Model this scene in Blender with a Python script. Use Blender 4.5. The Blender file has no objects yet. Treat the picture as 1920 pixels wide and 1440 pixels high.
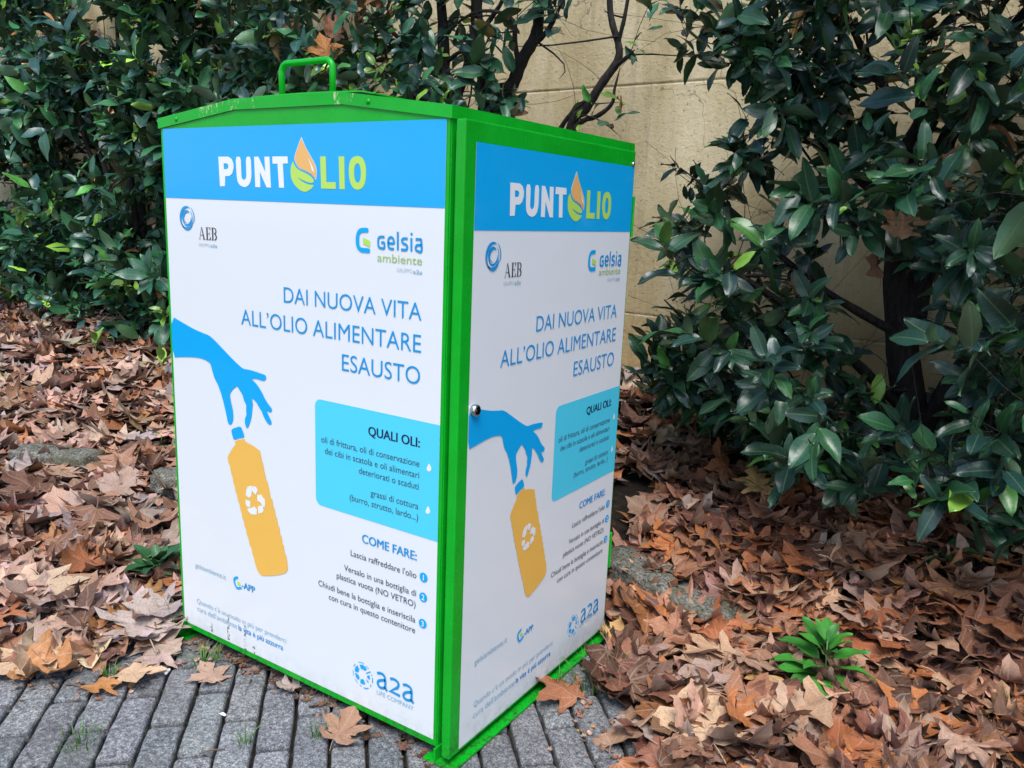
import bpy, bmesh, math, random
import numpy as np
from mathutils import Vector, Matrix
random.seed(7); rng = np.random.default_rng(11)
scene = bpy.context.scene; COL = scene.collection
R = math.radians

# ---------------------------------------------------------------- camera, sky, sun, exposure
def set_camera():
    yaw, pitch, roll = R(-32.993), R(-11.705), R(2.295)
    f = Vector((math.sin(yaw)*math.cos(pitch), math.cos(yaw)*math.cos(pitch), math.sin(pitch)))
    r = Vector((math.cos(yaw), -math.sin(yaw), 0)); u = r.cross(f)
    r2 = math.cos(roll)*r + math.sin(roll)*u; u2 = -math.sin(roll)*r + math.cos(roll)*u
    m = Matrix((( r2.x, u2.x, -f.x, 0.9493), (r2.y, u2.y, -f.y, -1.2274), (r2.z, u2.z, -f.z, 1.1465), (0, 0, 0, 1)))
    cd = bpy.data.cameras.new('camera'); cd.sensor_width = 36; cd.lens = 36*0.80227
    cd.clip_start = 0.05; cd.clip_end = 2000
    co = bpy.data.objects.new('camera', cd); COL.objects.link(co); co.matrix_world = m
    scene.camera = co
set_camera()
SUN_AZ, SUN_EL = 150.0, 60.0          # degrees clockwise from +Y, degrees above the horizon
world = bpy.data.worlds.new('World'); scene.world = world; world.use_nodes = True
nt = world.node_tree; bg = nt.nodes['Background']
sky = nt.nodes.new('ShaderNodeTexSky'); sky.sky_type = 'NISHITA'; sky.sun_disc = False
sky.sun_elevation = R(SUN_EL); sky.sun_rotation = R(SUN_AZ)
nt.links.new(sky.outputs[0], bg.inputs[0]); bg.inputs[1].default_value = 0.13
sl = bpy.data.lights.new('sun', 'SUN'); sl.energy = 2.0; sl.angle = R(30); sl.color = (1.0, 0.98, 0.955)
so = bpy.data.objects.new('sun', sl); COL.objects.link(so)
d = Vector((math.sin(R(SUN_AZ))*math.cos(R(SUN_EL)), math.cos(R(SUN_AZ))*math.cos(R(SUN_EL)), math.sin(R(SUN_EL))))
so.rotation_euler = d.to_track_quat('Z', 'Y').to_euler(); so.location = (0, 0, 12)
vs = scene.view_settings; vs.view_transform = 'Standard'; vs.look = 'None'; vs.gamma = 1; vs.use_curve_mapping = False
vs.exposure = 0.95
# ---------------------------------------------------------------- materials
def mat(name, col=(.5,.5,.5), rough=.6, spec=.5, metal=0.0):
    m = bpy.data.materials.new(name); m.use_nodes = True
    b = m.node_tree.nodes['Principled BSDF']
    b.inputs['Base Color'].default_value = (*col, 1); b.inputs['Roughness'].default_value = rough
    b.inputs['Specular IOR Level'].default_value = spec; b.inputs['Metallic'].default_value = metal
    return m
class NG:
    def __init__(s, m): s.t = m.node_tree; s.b = s.t.nodes['Principled BSDF']
    def n(s, typ, **kw):
        x = s.t.nodes.new(typ)
        for k, v in kw.items(): setattr(x, k, v)
        return x
    def l(s, a, b): s.t.links.new(a, b)
    def coord(s, out='Object'): return s.n('ShaderNodeTexCoord').outputs[out]
    def noise(s, vec, scale, detail=4, rough=.6):
        x = s.n('ShaderNodeTexNoise'); x.inputs['Scale'].default_value = scale; x.inputs['Detail'].default_value = detail
        x.inputs['Roughness'].default_value = rough; s.l(vec, x.inputs['Vector']); return x.outputs['Fac']
    def ramp(s, fac, stops):
        x = s.n('ShaderNodeValToRGB'); e = x.color_ramp.elements
        while len(e) < len(stops): e.new(.5)
        for i, (p, c) in enumerate(stops): e[i].position = p; e[i].color = (*c, 1) if len(c) == 3 else c
        s.l(fac, x.inputs[0]); return x.outputs[0]
    def mix(s, fac, a, b, mode='MIX'):
        x = s.n('ShaderNodeMix', data_type='RGBA', blend_type=mode)
        for v, i in ((fac, 0), (a, 6), (b, 7)):
            if isinstance(v, (int, float)): x.inputs[i].default_value = v
            elif isinstance(v, tuple): x.inputs[i].default_value = (*v, 1)
            else: s.l(v, x.inputs[i])
        return x.outputs[2]
    def math(s, op, a, b=0.0, c=None):
        x = s.n('ShaderNodeMath', operation=op)
        for i, v in enumerate((a, b) if c is None else (a, b, c)):
            if isinstance(v, (int, float)): x.inputs[i].default_value = v
            else: s.l(v, x.inputs[i])
        return x.outputs[0]
    def sep(s, vec):
        x = s.n('ShaderNodeSeparateXYZ'); s.l(vec, x.inputs[0]); return x.outputs
    def bump(s, h, strength=.3, dist=.01):
        x = s.n('ShaderNodeBump'); x.inputs['Strength'].default_value = strength; x.inputs['Distance'].default_value = dist
        s.l(h, x.inputs['Height']); s.l(x.outputs[0], s.b.inputs['Normal'])
    def color(s, c): s.l(c, s.b.inputs['Base Color'])

WHITE3 = (1, 1, 1)
M = {}
# soil under everything
M['soil'] = mat('soil', rough=.95, spec=.2); g = NG(M['soil']); co = g.coord()
nz = g.noise(co, 30, 6, .7); g.color(g.ramp(nz, [(.3, (.010, .008, .006)), (.55, (.030, .022, .016)), (.75, (.07, .05, .036))])); g.bump(g.noise(co, 90, 5), .8, .01)
# paver concrete: speckled grey
M['paver'] = mat('paver_concrete', rough=.85, spec=.3); g = NG(M['paver']); co = g.coord()
at = g.n('ShaderNodeAttribute', attribute_name='tint')
base = g.ramp(g.noise(co, 9, 5, .65), [(.3, (.115, .118, .122)), (.5, (.165, .168, .172)), (.72, (.22, .22, .217))])
sp = g.ramp(g.noise(co, 330, 2, .5), [(.36, (.55, .55, .55)), (.5, (1, 1, 1)), (.64, (1.5, 1.5, 1.5))])
bl = g.ramp(g.noise(co, 95, 4, .7), [(.36, (.50, .50, .50)), (.5, (1, 1, 1)), (.62, (1.55, 1.53, 1.48))])
c1 = g.mix(1.0, g.mix(1.0, base, bl, 'MULTIPLY'), sp, 'MULTIPLY'); c1 = g.mix(1.0, c1, at.outputs['Color'], 'MULTIPLY')
dk = g.ramp(g.noise(co, 55, 5, .7), [(.34, (1, 1, 1)), (.44, (0, 0, 0))])
c1 = g.mix(g.math('MULTIPLY', dk, .45), c1, (.07, .072, .07))
soilp = g.ramp(g.noise(co, 5.5, 6, .75), [(.52, (0, 0, 0)), (.66, (1, 1, 1))]); c1 = g.mix(g.math('MULTIPLY', soilp, .55), c1, (.075, .068, .058))
g.color(c1); g.bump(g.math('ADD', g.noise(co, 260, 3), g.math('MULTIPLY', g.noise(co, 60, 4), 1.4)), .55, .004)
# concrete wall, beige
M['wall'] = mat('wall_concrete', rough=.9, spec=.25); g = NG(M['wall']); co = g.coord(); s3 = g.sep(co)
mp = g.n('ShaderNodeMapping'); mp.inputs['Scale'].default_value = (1, 1, .35); g.l(co, mp.inputs[0])
c1 = g.ramp(g.noise(mp.outputs[0], 3.2, 8, .68), [(.3, (.40, .31, .16)), (.5, (.58, .47, .275)), (.68, (.70, .60, .40))])
low = g.math('SUBTRACT', 1.0, g.math('SMOOTH_MIN', g.math('MULTIPLY', s3[2], .9), 1.0, .2))
yel = g.math('MULTIPLY', g.math('MAXIMUM', low, 0.0), g.noise(co, 1.3, 4))
c1 = g.mix(g.math('MINIMUM', g.math('MULTIPLY', yel, 1.6), .85), c1, (.52, .34, .12))
mp2 = g.n('ShaderNodeMapping'); mp2.inputs['Scale'].default_value = (7, 7, .5); g.l(co, mp2.inputs[0])
st = g.ramp(g.noise(mp2.outputs[0], 1.6, 5, .7), [(.55, (0, 0, 0)), (.72, (1, 1, 1))])
c1 = g.mix(g.math('MULTIPLY', st, .45), c1, (.17, .14, .10))
pit = g.ramp(g.noise(co, 70, 3, .6), [(.33, (1, 1, 1)), (.38, (0, 0, 0))])
c1 = g.mix(g.math('MULTIPLY', pit, .5), c1, (.14, .11, .08)); jz = g.math('ADD', g.math('PINGPONG', g.math('ADD', s3[2], -.725+.99), .495), g.math('MULTIPLY', g.math('SUBTRACT', g.noise(co, 9, 6, .7), .5), .05))
jm = g.math('MULTIPLY', g.math('LESS_THAN', jz, .006), g.math('GREATER_THAN', g.noise(co, 6, 3), .46)); c1 = g.mix(g.math('MULTIPLY', jm, .55), c1, (.74, .66, .50))
wv = g.n('ShaderNodeTexVoronoi', feature='DISTANCE_TO_EDGE'); wv.inputs['Scale'].default_value = 1.1
wo = g.n('ShaderNodeVectorMath', operation='ADD'); nzv = g.n('ShaderNodeTexNoise'); nzv.inputs['Scale'].default_value = 3; nzv.inputs['Detail'].default_value = 6; g.l(co, nzv.inputs['Vector']); g.l(co, wo.inputs[0]); g.l(nzv.outputs['Color'], wo.inputs[1]); g.l(wo.outputs[0], wv.inputs['Vector'])
cr = g.math('MULTIPLY', g.math('LESS_THAN', wv.outputs['Distance'], .0035), g.math('GREATER_THAN', g.noise(co, 1.1, 2), .52)); c1 = g.mix(g.math('MULTIPLY', cr, .6), c1, (.16, .13, .09))
g.color(c1)
g.bump(g.math('ADD', g.noise(co, 45, 6, .7), g.math('MULTIPLY', g.math('ADD', pit, cr), -.6)), .6, .008)
# rough kerb stone with lichen
M['stone'] = mat('kerb_stone', rough=.95, spec=.2); g = NG(M['stone']); co = g.coord()
c1 = g.mix(.5, g.ramp(g.noise(co, 30, 8, .8), [(.38, (.02, .02, .018)), (.47, (.16, .15, .12)), (.55, (.27, .255, .21)), (.66, (.46, .445, .38))]), g.ramp(g.noise(co, 120, 5, .75), [(.4, (.03, .03, .027)), (.5, (.20, .19, .155)), (.62, (.40, .39, .33))]))
mo = g.ramp(g.noise(co, 11, 5, .65), [(.5, (0, 0, 0)), (.62, (1, 1, 1))]); c1 = g.mix(g.math('MULTIPLY', mo, .6), c1, (.12, .12, .06)); g.color(c1)
g.bump(g.noise(co, 70, 6, .75), 1.0, .012)
# green enamel
def green(name, worn):
    m = mat(name, (.008, .36, .035), .28, .3); g = NG(m); co = g.coord(); s3 = g.sep(co)
    c1 = g.ramp(g.noise(co, 6, 4), [(.3, (.002, .32, .012)), (.7, (.004, .42, .022))])
    # dirt film near the foot and specks
    dirt = g.ramp(g.noise(co, 60, 5, .75), [(.48, (0, 0, 0)), (.62, (1, 1, 1))])
    foot = g.math('MAXIMUM', g.math('SUBTRACT', 1.0, g.math('MULTIPLY', s3[2], 9.0)), 0.05)
    c1 = g.mix(g.math('MULTIPLY', g.math('MULTIPLY', dirt, foot), .85), c1, (.03, .04, .02))
    if worn:
        a = g.math('LESS_THAN', g.math('ABSOLUTE', g.math('ADD', s3[0], .615)), .10)
        b = g.math('LESS_THAN', g.math('ABSOLUTE', g.math('ADD', s3[0], .265)), .028)
        reg = g.math('MAXIMUM', a, b)
        mp = g.n('ShaderNodeMapping'); mp.inputs['Scale'].default_value = (1, 1, .5); g.l(co, mp.inputs[0])
        chip = g.math('GREATER_THAN', g.math('ADD', g.noise(mp.outputs[0], 150, 6, .8), g.math('MULTIPLY', g.noise(co, 22, 2), .5)), .84)
        c1 = g.mix(g.math('MULTIPLY', g.math('MULTIPLY', reg, chip), .85), c1, (.55, .56, .30))
    g.color(c1)
    rg = g.ramp(g.noise(co, 14, 5), [(.3, (.2, .2, .2)), (.7, (.38, .38, .38))]); g.l(rg, g.b.inputs['Roughness'])
    g.bump(g.math('ADD', g.noise(co, 7, 2), g.math('MULTIPLY', g.noise(co, 300, 2), .03)), .16, .012)
    return m
M['green'] = green('green_enamel', False); M['green_worn'] = green('green_enamel_chipped', True)
M['gasket'] = mat('black_rubber', (.015, .015, .016), .6)
M['steel'] = mat('steel', (.55, .55, .56), .25, .5, 1.0); M['slot'] = mat('dark_slot', (.01, .01, .01), .5)
def vinyl(name, col, dirt=False):
    m = mat(name, col, .24, .2); m.node_tree.nodes['Principled BSDF'].inputs['Coat Weight'].default_value = .35; m.node_tree.nodes['Principled BSDF'].inputs['Coat Roughness'].default_value = .06; g = NG(m); co = g.coord()
    if dirt:
        s3 = g.sep(co)
        foot = g.math('MAXIMUM', g.math('SUBTRACT', 1.0, g.math('MULTIPLY', g.math('SUBTRACT', s3[2], .03), 16.0)), 0.0)
        f2 = g.math('MULTIPLY', foot, g.ramp(g.noise(co, 38, 6, .75), [(.42, (0, 0, 0)), (.68, (1, 1, 1))]))
        c0 = g.mix(g.math('MULTIPLY', f2, .35), g.mix(g.math('MULTIPLY', g.noise(co, 3, 4), .06), col, (.6, .62, .6)), (.16, .15, .11))
        d = None
        for xc, zt in ((-.677, .125), (-.612, .115), (-.745, .085), (-.58, .07)):   # muddy splash runs
            w_ = g.math('LESS_THAN', g.math('ABSOLUTE', g.math('ADD', s3[0], -xc)), .0045); h_ = g.math('LESS_THAN', s3[2], zt); q_ = g.math('MULTIPLY', w_, h_); d = q_ if d is None else g.math('MAXIMUM', d, q_)
        spk = g.math('GREATER_THAN', g.noise(co, 130, 3, .7), .53)
        g.color(g.mix(g.math('MULTIPLY', g.math('MULTIPLY', d, spk), .8), c0, (.05, .04, .045)))
    v = g.n('ShaderNodeTexVoronoi'); v.inputs['Scale'].default_value = 17; g.l(co, v.inputs['Vector'])
    sel = g.math('GREATER_THAN', g.sep(v.outputs['Color'])[0], .93)
    bub = g.math('MULTIPLY', g.math('MAXIMUM', g.math('SUBTRACT', .16, v.outputs['Distance']), 0.0), sel)
    g.bump(g.math('ADD', g.math('MULTIPLY', bub, .7), g.math('MULTIPLY', g.noise(co, 5, 2), .25)), .25, .01)
    return m
M['white'] = vinyl('white_vinyl', (.74, .75, .76), True)
M['blue'] = vinyl('header_blue', (.004, .37, .76)); M['cyan'] = vinyl('pale_cyan', (.08, .60, .78))
M['amber'] = vinyl('amber_print', (.83, .46, .085)); M['lime'] = vinyl('lime_print', (.46, .69, .11)); M['orange'] = vinyl('orange_print', (.80, .43, .13))
M['ink_blue'] = mat('ink_blue', (.006, .28, .62), .3); M['ink_dark'] = mat('ink_dark', (.05, .065, .11), .35)
M['ink_navy'] = mat('ink_navy', (.012, .012, .07), .35); M['ink_black'] = mat('ink_black', (.03, .025, .05), .35)
M['ink_pale'] = mat('ink_pale_blue', (.22, .42, .56), .35); M['ink_grey'] = mat('ink_grey', (.36, .46, .54), .35); M['ink_lime'] = mat('ink_lime', (.35, .50, .16), .35)
M['silver'] = mat('drop_outline', (.55, .62, .66), .3); M['print_white'] = mat('print_white', (.80, .80, .80), .28)
# leaves
def dead_leaf():
    m = mat('dead_leaf', rough=.62, spec=.35); g = NG(m)
    at = g.n('ShaderNodeAttribute', attribute_name='tint'); uv = g.n('ShaderNodeUVMap'); u = g.sep(uv.outputs[0])
    ang = g.math('ARCTAN2', u[0], g.math('ADD', u[1], .02)); rr = g.math('SQRT', g.math('ADD', g.math('MULTIPLY', u[0], u[0]), g.math('MULTIPLY', u[1], u[1])))
    ds = g.math('MULTIPLY', g.math('PINGPONG', ang, .3054), rr)
    vein = g.math('LESS_THAN', ds, .011)
    side = g.math('LESS_THAN', g.math('PINGPONG', g.math('ADD', g.math('MULTIPLY', rr, 1.0), g.math('MULTIPLY', ds, -1.1)), .055), .006)
    vn = g.math('MAXIMUM', vein, g.math('MULTIPLY', side, .55))
    co = g.coord()
    mott = g.ramp(g.noise(co, 38, 5, .7), [(.3, (.62, .58, .55)), (.55, (1, 1, 1)), (.75, (1.25, 1.2, 1.12))])
    c1 = g.mix(1.0, at.outputs['Color'], mott, 'MULTIPLY')
    c1 = g.mix(g.math('MULTIPLY', vn, .38), c1, g.mix(.5, c1, (.62, .48, .34)))
    geo = g.n('ShaderNodeNewGeometry')
    c1 = g.mix(g.math('MULTIPLY', geo.outputs['Backfacing'], .22), c1, (.40, .33, .28))
    g.color(c1); g.bump(g.math('ADD', g.noise(co, 120, 4), g.math('MULTIPLY', vn, -.8)), .45, .004)
    return m
M['dead_leaf'] = dead_leaf()
def green_leaf(name, rough):
    m = mat(name, rough=rough, spec=.5); g = NG(m)
    at = g.n('ShaderNodeAttribute', attribute_name='tint'); uv = g.n('ShaderNodeUVMap'); u = g.sep(uv.outputs[0])
    ab = g.math('ABSOLUTE', u[0]); mid = g.math('LESS_THAN', ab, .013)
    sv = g.math('LESS_THAN', g.math('PINGPONG', g.math('SUBTRACT', u[1], g.math('MULTIPLY', ab, .6)), .06), .006)
    co = g.coord(); mott = g.ramp(g.noise(co, 25, 3), [(.3, (.8, .85, .8)), (.7, (1.18, 1.12, 1.1))])
    c1 = g.mix(1.0, at.outputs['Color'], mott, 'MULTIPLY')
    c1 = g.mix(g.math('MAXIMUM', g.math('MULTIPLY', mid, .26), g.math('MULTIPLY', sv, .08)), c1, g.mix(.5, c1, (.30, .42, .16)))
    geo = g.n('ShaderNodeNewGeometry'); c1 = g.mix(g.math('MULTIPLY', geo.outputs['Backfacing'], .4), c1, (.11, .17, .08))
    g.color(c1); g.bump(g.math('ADD', g.math('MULTIPLY', sv, -.5), g.noise(co, 90, 3)), .15, .003)
    return m
M['leaf'] = green_leaf('laurel_leaf', .34); M['weed'] = green_leaf('soft_green_leaf', .5); M['grass'] = mat('grass_blade', (.07, .17, .03), .55)
M['moss'] = mat('joint_moss', (.035, .055, .016), .95, .2)
M['bark'] = mat('dark_bark', rough=.9, spec=.2); g = NG(M['bark']); co = g.coord()
mp = g.n('ShaderNodeMapping'); mp.inputs['Scale'].default_value = (1, 1, .3); g.l(co, mp.inputs[0])
g.color(g.ramp(g.noise(mp.outputs[0], 60, 6, .7), [(.3, (.012, .010, .010)), (.6, (.035, .030, .028)), (.8, (.075, .065, .058))])); g.bump(g.noise(mp.outputs[0], 90, 5), .8, .008)
M['twig'] = mat('pale_twig', (.10, .085, .07), .85); M['litter_twig'] = mat('dry_twig', (.13, .095, .07), .9)
M['paper'] = mat('white_paper', (.72, .70, .66), .8); M['filter'] = mat('cork_paper', (.45, .25, .10), .8)
# ---------------------------------------------------------------- helpers
def link(o, parent=None):
    COL.objects.link(o)
    if parent: o.parent = parent
    return o
def obj(name, verts, faces, m, parent=None, smooth=False, tint=None, uv=None, loc=None):
    me = bpy.data.meshes.new(name); me.from_pydata(verts, [], faces)
    if smooth: me.shade_smooth()
    if tint is not None:
        a = me.color_attributes.new('tint', 'FLOAT_COLOR', 'POINT')
        t = np.ones((len(me.vertices), 4), dtype=np.float32); t[:, :3] = tint; a.data.foreach_set('color', t.ravel())
    if uv is not None:
        l = me.uv_layers.new(name='UVMap'); idx = np.empty(len(me.loops), dtype=np.int32); me.loops.foreach_get('vertex_index', idx)
        l.data.foreach_set('uv', np.asarray(uv, dtype=np.float32)[idx].ravel())
    me.materials.append(M[m]); o = bpy.data.objects.new(name, me)
    if loc is not None: o.location = loc
    return link(o, parent)
def tag(o, label=None, cat=None, group=None, kind=None):
    for k, v in (('label', label), ('category', cat), ('group', group), ('kind', kind)):
        if v: o[k] = v
    return o
def thing(name, label, cat, loc=(0, 0, 0), group=None):
    o = bpy.data.objects.new(name, None); o.empty_display_size = .05; o.location = loc; link(o); return tag(o, label, cat, group)
class MB:
    def __init__(s): s.v = []; s.f = []
    def add(s, v, f):
        n = len(s.v); s.v += [tuple(p) for p in v]; s.f += [tuple(i+n for i in q) for q in f]
    def box(s, a, b, bev=.0):
        bm = bmesh.new(); bmesh.ops.create_cube(bm, size=1)
        for v in bm.verts: v.co = Vector([(a[i]+b[i])/2 + v.co[i]*(b[i]-a[i]) for i in range(3)])
        if bev: bmesh.ops.bevel(bm, geom=bm.edges[:], offset=bev, segments=2, affect='EDGES', profile=.6)
        bm.verts.index_update(); s.add([v.co[:] for v in bm.verts], [[v.index for v in f.verts] for f in bm.faces]); bm.free()
    def tube(s, pts, rad, seg=8, cap=True):
        pts = [Vector(p) for p in pts]; n = len(pts)
        if isinstance(rad, (int, float)): rad = [rad]*n
        v = []; f = []; up = None
        for i, p in enumerate(pts):
            t = (pts[min(i+1, n-1)]-pts[max(i-1, 0)]).normalized()
            if up is None: up = t.orthogonal().normalized()
            up = (up - t*up.dot(t)); up = up.normalized() if up.length > 1e-6 else t.orthogonal().normalized()
            w = t.cross(up)
            for k in range(seg):
                a = 2*math.pi*k/seg; v.append(p+(up*math.cos(a)+w*math.sin(a))*rad[i])
        for i in range(n-1):
            for k in range(seg): f.append((i*seg+k, i*seg+(k+1) % seg, (i+1)*seg+(k+1) % seg, (i+1)*seg+k))
        if cap: f.append(tuple(range(seg-1, -1, -1))); f.append(tuple((n-1)*seg+k for k in range(seg)))
        s.add(v, f)
    def build(s, name, m, parent=None, smooth=False, **k): return obj(name, s.v, s.f, m, parent, smooth, **k)
def vnoise(x, y, s=0):                  # cheap smooth noise, -1..1
    return (math.sin(x*1.7+s*1.3+1.1*math.sin(y*1.3+s))+math.sin(y*2.3+s*2.1+1.4*math.sin(x*.9+s*.7))+math.sin((x+y)*3.1+s))/3
def catmull(p, n=4, closed=False):
    out = []; N = len(p)
    for i in range(N if closed else N-1):
        a, b, c, d_ = [np.array(p[(i+k) % N] if closed else p[min(max(i+k, 0), N-1)], float) for k in (-1, 0, 1, 2)]
        for j in range(n):
            t = j/n; out.append(tuple(.5*((2*b)+(-a+c)*t+(2*a-5*b+4*c-d_)*t*t+(-a+3*b-3*c+d_)*t**3)))
    if not closed: out.append(tuple(p[-1]))
    return out
def chaikin(p):
    out = []
    for i in range(len(p)):
        a, b = p[i], p[(i+1) % len(p)]; out += [(a[0]*.8+b[0]*.2, a[1]*.8+b[1]*.2), (a[0]*.2+b[0]*.8, a[1]*.2+b[1]*.8)]
    return out
def fill2d(loops):                      # flat polygon with holes -> verts2d, faces
    c = bpy.data.curves.new('tmp', 'CURVE'); c.dimensions = '2D'; c.fill_mode = 'BOTH'
    for lp in loops:
        s = c.splines.new('POLY'); s.points.add(len(lp)-1); s.use_cyclic_u = True
        for q, (x, y) in zip(s.points, lp): q.co = (x, y, 0, 1)
    o = bpy.data.objects.new('tmp', c); COL.objects.link(o); bpy.context.view_layer.update()
    me = bpy.data.meshes.new_from_object(o.evaluated_get(bpy.context.evaluated_depsgraph_get()))
    r = ([(v.co.x, v.co.y) for v in me.vertices], [tuple(p.vertices) for p in me.polygons])
    bpy.data.objects.remove(o); bpy.data.curves.remove(c); bpy.data.meshes.remove(me); return r
_tc = {}
def text2d(s, off=0.0):
    if (s, off) in _tc: return _tc[(s, off)]
    c = bpy.data.curves.new('tmp', 'FONT'); c.body = s; c.size = 1; c.offset = off; c.resolution_u = 4
    o = bpy.data.objects.new('tmp', c); COL.objects.link(o); bpy.context.view_layer.update()
    me = bpy.data.meshes.new_from_object(o.evaluated_get(bpy.context.evaluated_depsgraph_get()))
    r = ([(v.co.x, v.co.y) for v in me.vertices], [tuple(p.vertices) for p in me.polygons])
    bpy.data.objects.remove(o); bpy.data.curves.remove(c); bpy.data.meshes.remove(me); _tc[(s, off)] = r; return r
def textfit(s, u0, u1, v, off=0.0, h=None):   # fit a line of text between u0 and u1 on baseline v (mm)
    vv, ff = text2d(s, off); x0 = min(p[0] for p in vv); x1 = max(p[0] for p in vv); k = (u1-u0)/(x1-x0)
    ky = k if h is None else h/.70
    return [(u0+(p[0]-x0)*k, v+p[1]*ky) for p in vv], ff
def stroke2d(p, w, closed=False):
    p = [np.array(q, float) for q in p]; n = len(p); v = []; f = []
    for i in range(n):
        a = p[(i-1) % n] if closed or i else p[0]; b = p[(i+1) % n] if closed or i < n-1 else p[-1]
        t = (b-a)/(np.linalg.norm(b-a)+1e-9); nn = np.array((-t[1], t[0]))
        if 0 < i < n-1 or closed:
            t1 = p[i]-a; t1 = t1/(np.linalg.norm(t1)+1e-9); cs = abs(t1.dot(t)); nn = nn/max(cs, .6)
        ww = w[i] if isinstance(w, (list, tuple)) else w
        v += [tuple(p[i]+nn*ww/2), tuple(p[i]-nn*ww/2)]
    for i in range(n if closed else n-1):
        j = (i+1) % n; f.append((2*i, 2*i+1, 2*j+1, 2*j))
    return v, f

# ---------------------------------------------------------------- setting
def yw(x): return 2.14-.07*x
def yk(x): return .92+.06*min(0, max(-3, x))
def gz(x, y):
    t = max(0.0, min(1.0, (y-yk(x))/(yw(x)-yk(x)))); return .43*t
def ground():
    xs = np.concatenate([[-40, -20, -12], np.arange(-9, 3.01, .12), [6, 12, 30]]); ys = np.concatenate([[-40, -15, -6, -3], np.arange(-1.6, 2.9, .1), [3.2]])
    v = []; f = []; nx = len(xs)
    for y in ys:
        for x in xs:
            z = gz(x, y)
            z += .012*vnoise(x*3, y*3)*min(1, max(0, (y-yk(x))*4)) if y > yk(x) else -.024
            v.append((x, y, z))
    for j in range(len(ys)-1):
        for i in range(nx-1): f.append((j*nx+i, j*nx+i+1, (j+1)*nx+i+1, (j+1)*nx+i))
    tag(obj('ground', v, f, 'soil', None, True), kind='structure')
ground()
def pavement():
    n = np.array((math.cos(R(44)), math.sin(R(44)))); t = np.array((math.cos(R(134)), math.sin(R(134))))
    V = []; F = []; T = []
    for k in range(-60, 61):
        n0 = -.7056+.0801*k
        for m_ in range(-26, 27):
            t0 = .0882+.2405*m_+(.12 if k % 2 else 0)
            c = n*(n0+.04)+t*(t0+.12)
            if c[1] > yk(c[0])-.10 or c[1] < -2.6 or c[0] < -4.2 or c[0] > 2.6: continue
            a0, a1, b0, b1 = n0+.0038, n0+.0763, t0+.0068, t0+.2337
            dz = random.uniform(-.0018, .0012); tl = random.uniform(-.008, .008); tl2 = random.uniform(-.004, .004); base = len(V)
            j = [[random.uniform(-.0012, .0012) for _ in range(2)] for _ in range(4)]
            crn = [(a0, b0), (a1, b0), (a1, b1), (a0, b1)]
            rings = []; wob = [random.gauss(0, .0011) for _ in range(20)]
            for ins, z in ((-.0006, -.03), (0, -.0075), (.0022, -.0026), (.0075, 0)):
                ring = []
                for q in range(4):
                    A = np.array(crn[q])+j[q]; sx = 1 if q in (0, 3) else -1; sy = 1 if q in (0, 1) else -1
                    cr = .008
                    P = [(A[0]+sx*ins, A[1]+sy*(ins+cr)), (A[0]+sx*(ins+cr*.3), A[1]+sy*(ins+cr*.3)), (A[0]+sx*(ins+cr), A[1]+sy*ins)]
                    if q in (1, 3): P.reverse()
                    ring += P
                full = []
                for i in range(12):
                    full.append(ring[i])
                    if i % 3 == 2:                      # worn, slightly wavy sides
                        s_ = i//3; A, B = ring[i], ring[(i+1) % 12]; nv = [(0, 1), (-1, 0), (0, -1), (1, 0)][s_]
                        for h_ in range(1, 6): w_ = wob[s_*5+h_-1]; full.append((A[0]+(B[0]-A[0])*h_/6+nv[0]*w_, A[1]+(B[1]-A[1])*h_/6+nv[1]*w_))
                rings.append((full, z))
            NR_ = 32
            for ring, z in rings:
                for a, b in ring:
                    w = n*a+t*b; V.append((w[0], w[1], z+dz+tl*(a-n0-.04)+tl2*(b-t0-.12)))
            for r_ in range(3):
                for q in range(NR_): F.append((base+r_*NR_+q, base+r_*NR_+(q+1) % NR_, base+(r_+1)*NR_+(q+1) % NR_, base+(r_+1)*NR_+q))
            F.append(tuple(base+3*NR_+q for q in range(NR_)))
            g_ = random.uniform(.8, 1.14); T += [(g_*random.uniform(.97, 1.03), g_, g_*random.uniform(.97, 1.05))]*128
    tag(obj('pavement', V, F, 'paver', None, False, tint=np.array(T)), kind='structure')
pavement()
def wall():
    th = thing('garden_wall', 'beige concrete wall with horizontal joints behind the shrubs', 'wall', (-3, yw(-3), 0))
    mb = MB(); ang = math.atan(-.07)
    for z0, z1 in ((-.15, .722), (.728, 1.712), (1.718, 2.70)): mb.box((-14, 0, z0), (11, .2, z1), .006)
    mb.box((-14, .006, -.15), (11, .19, 2.695))
    # finer face rows for a slightly uneven front
    o = mb.build('concrete_panels', 'wall', th); o.rotation_euler.z = ang
    mc = MB(); mc.box((-14, -.03, 2.703), (11, .23, 2.76), .01); o = mc.build('coping', 'wall', th); o.rotation_euler.z = ang
wall()
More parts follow.
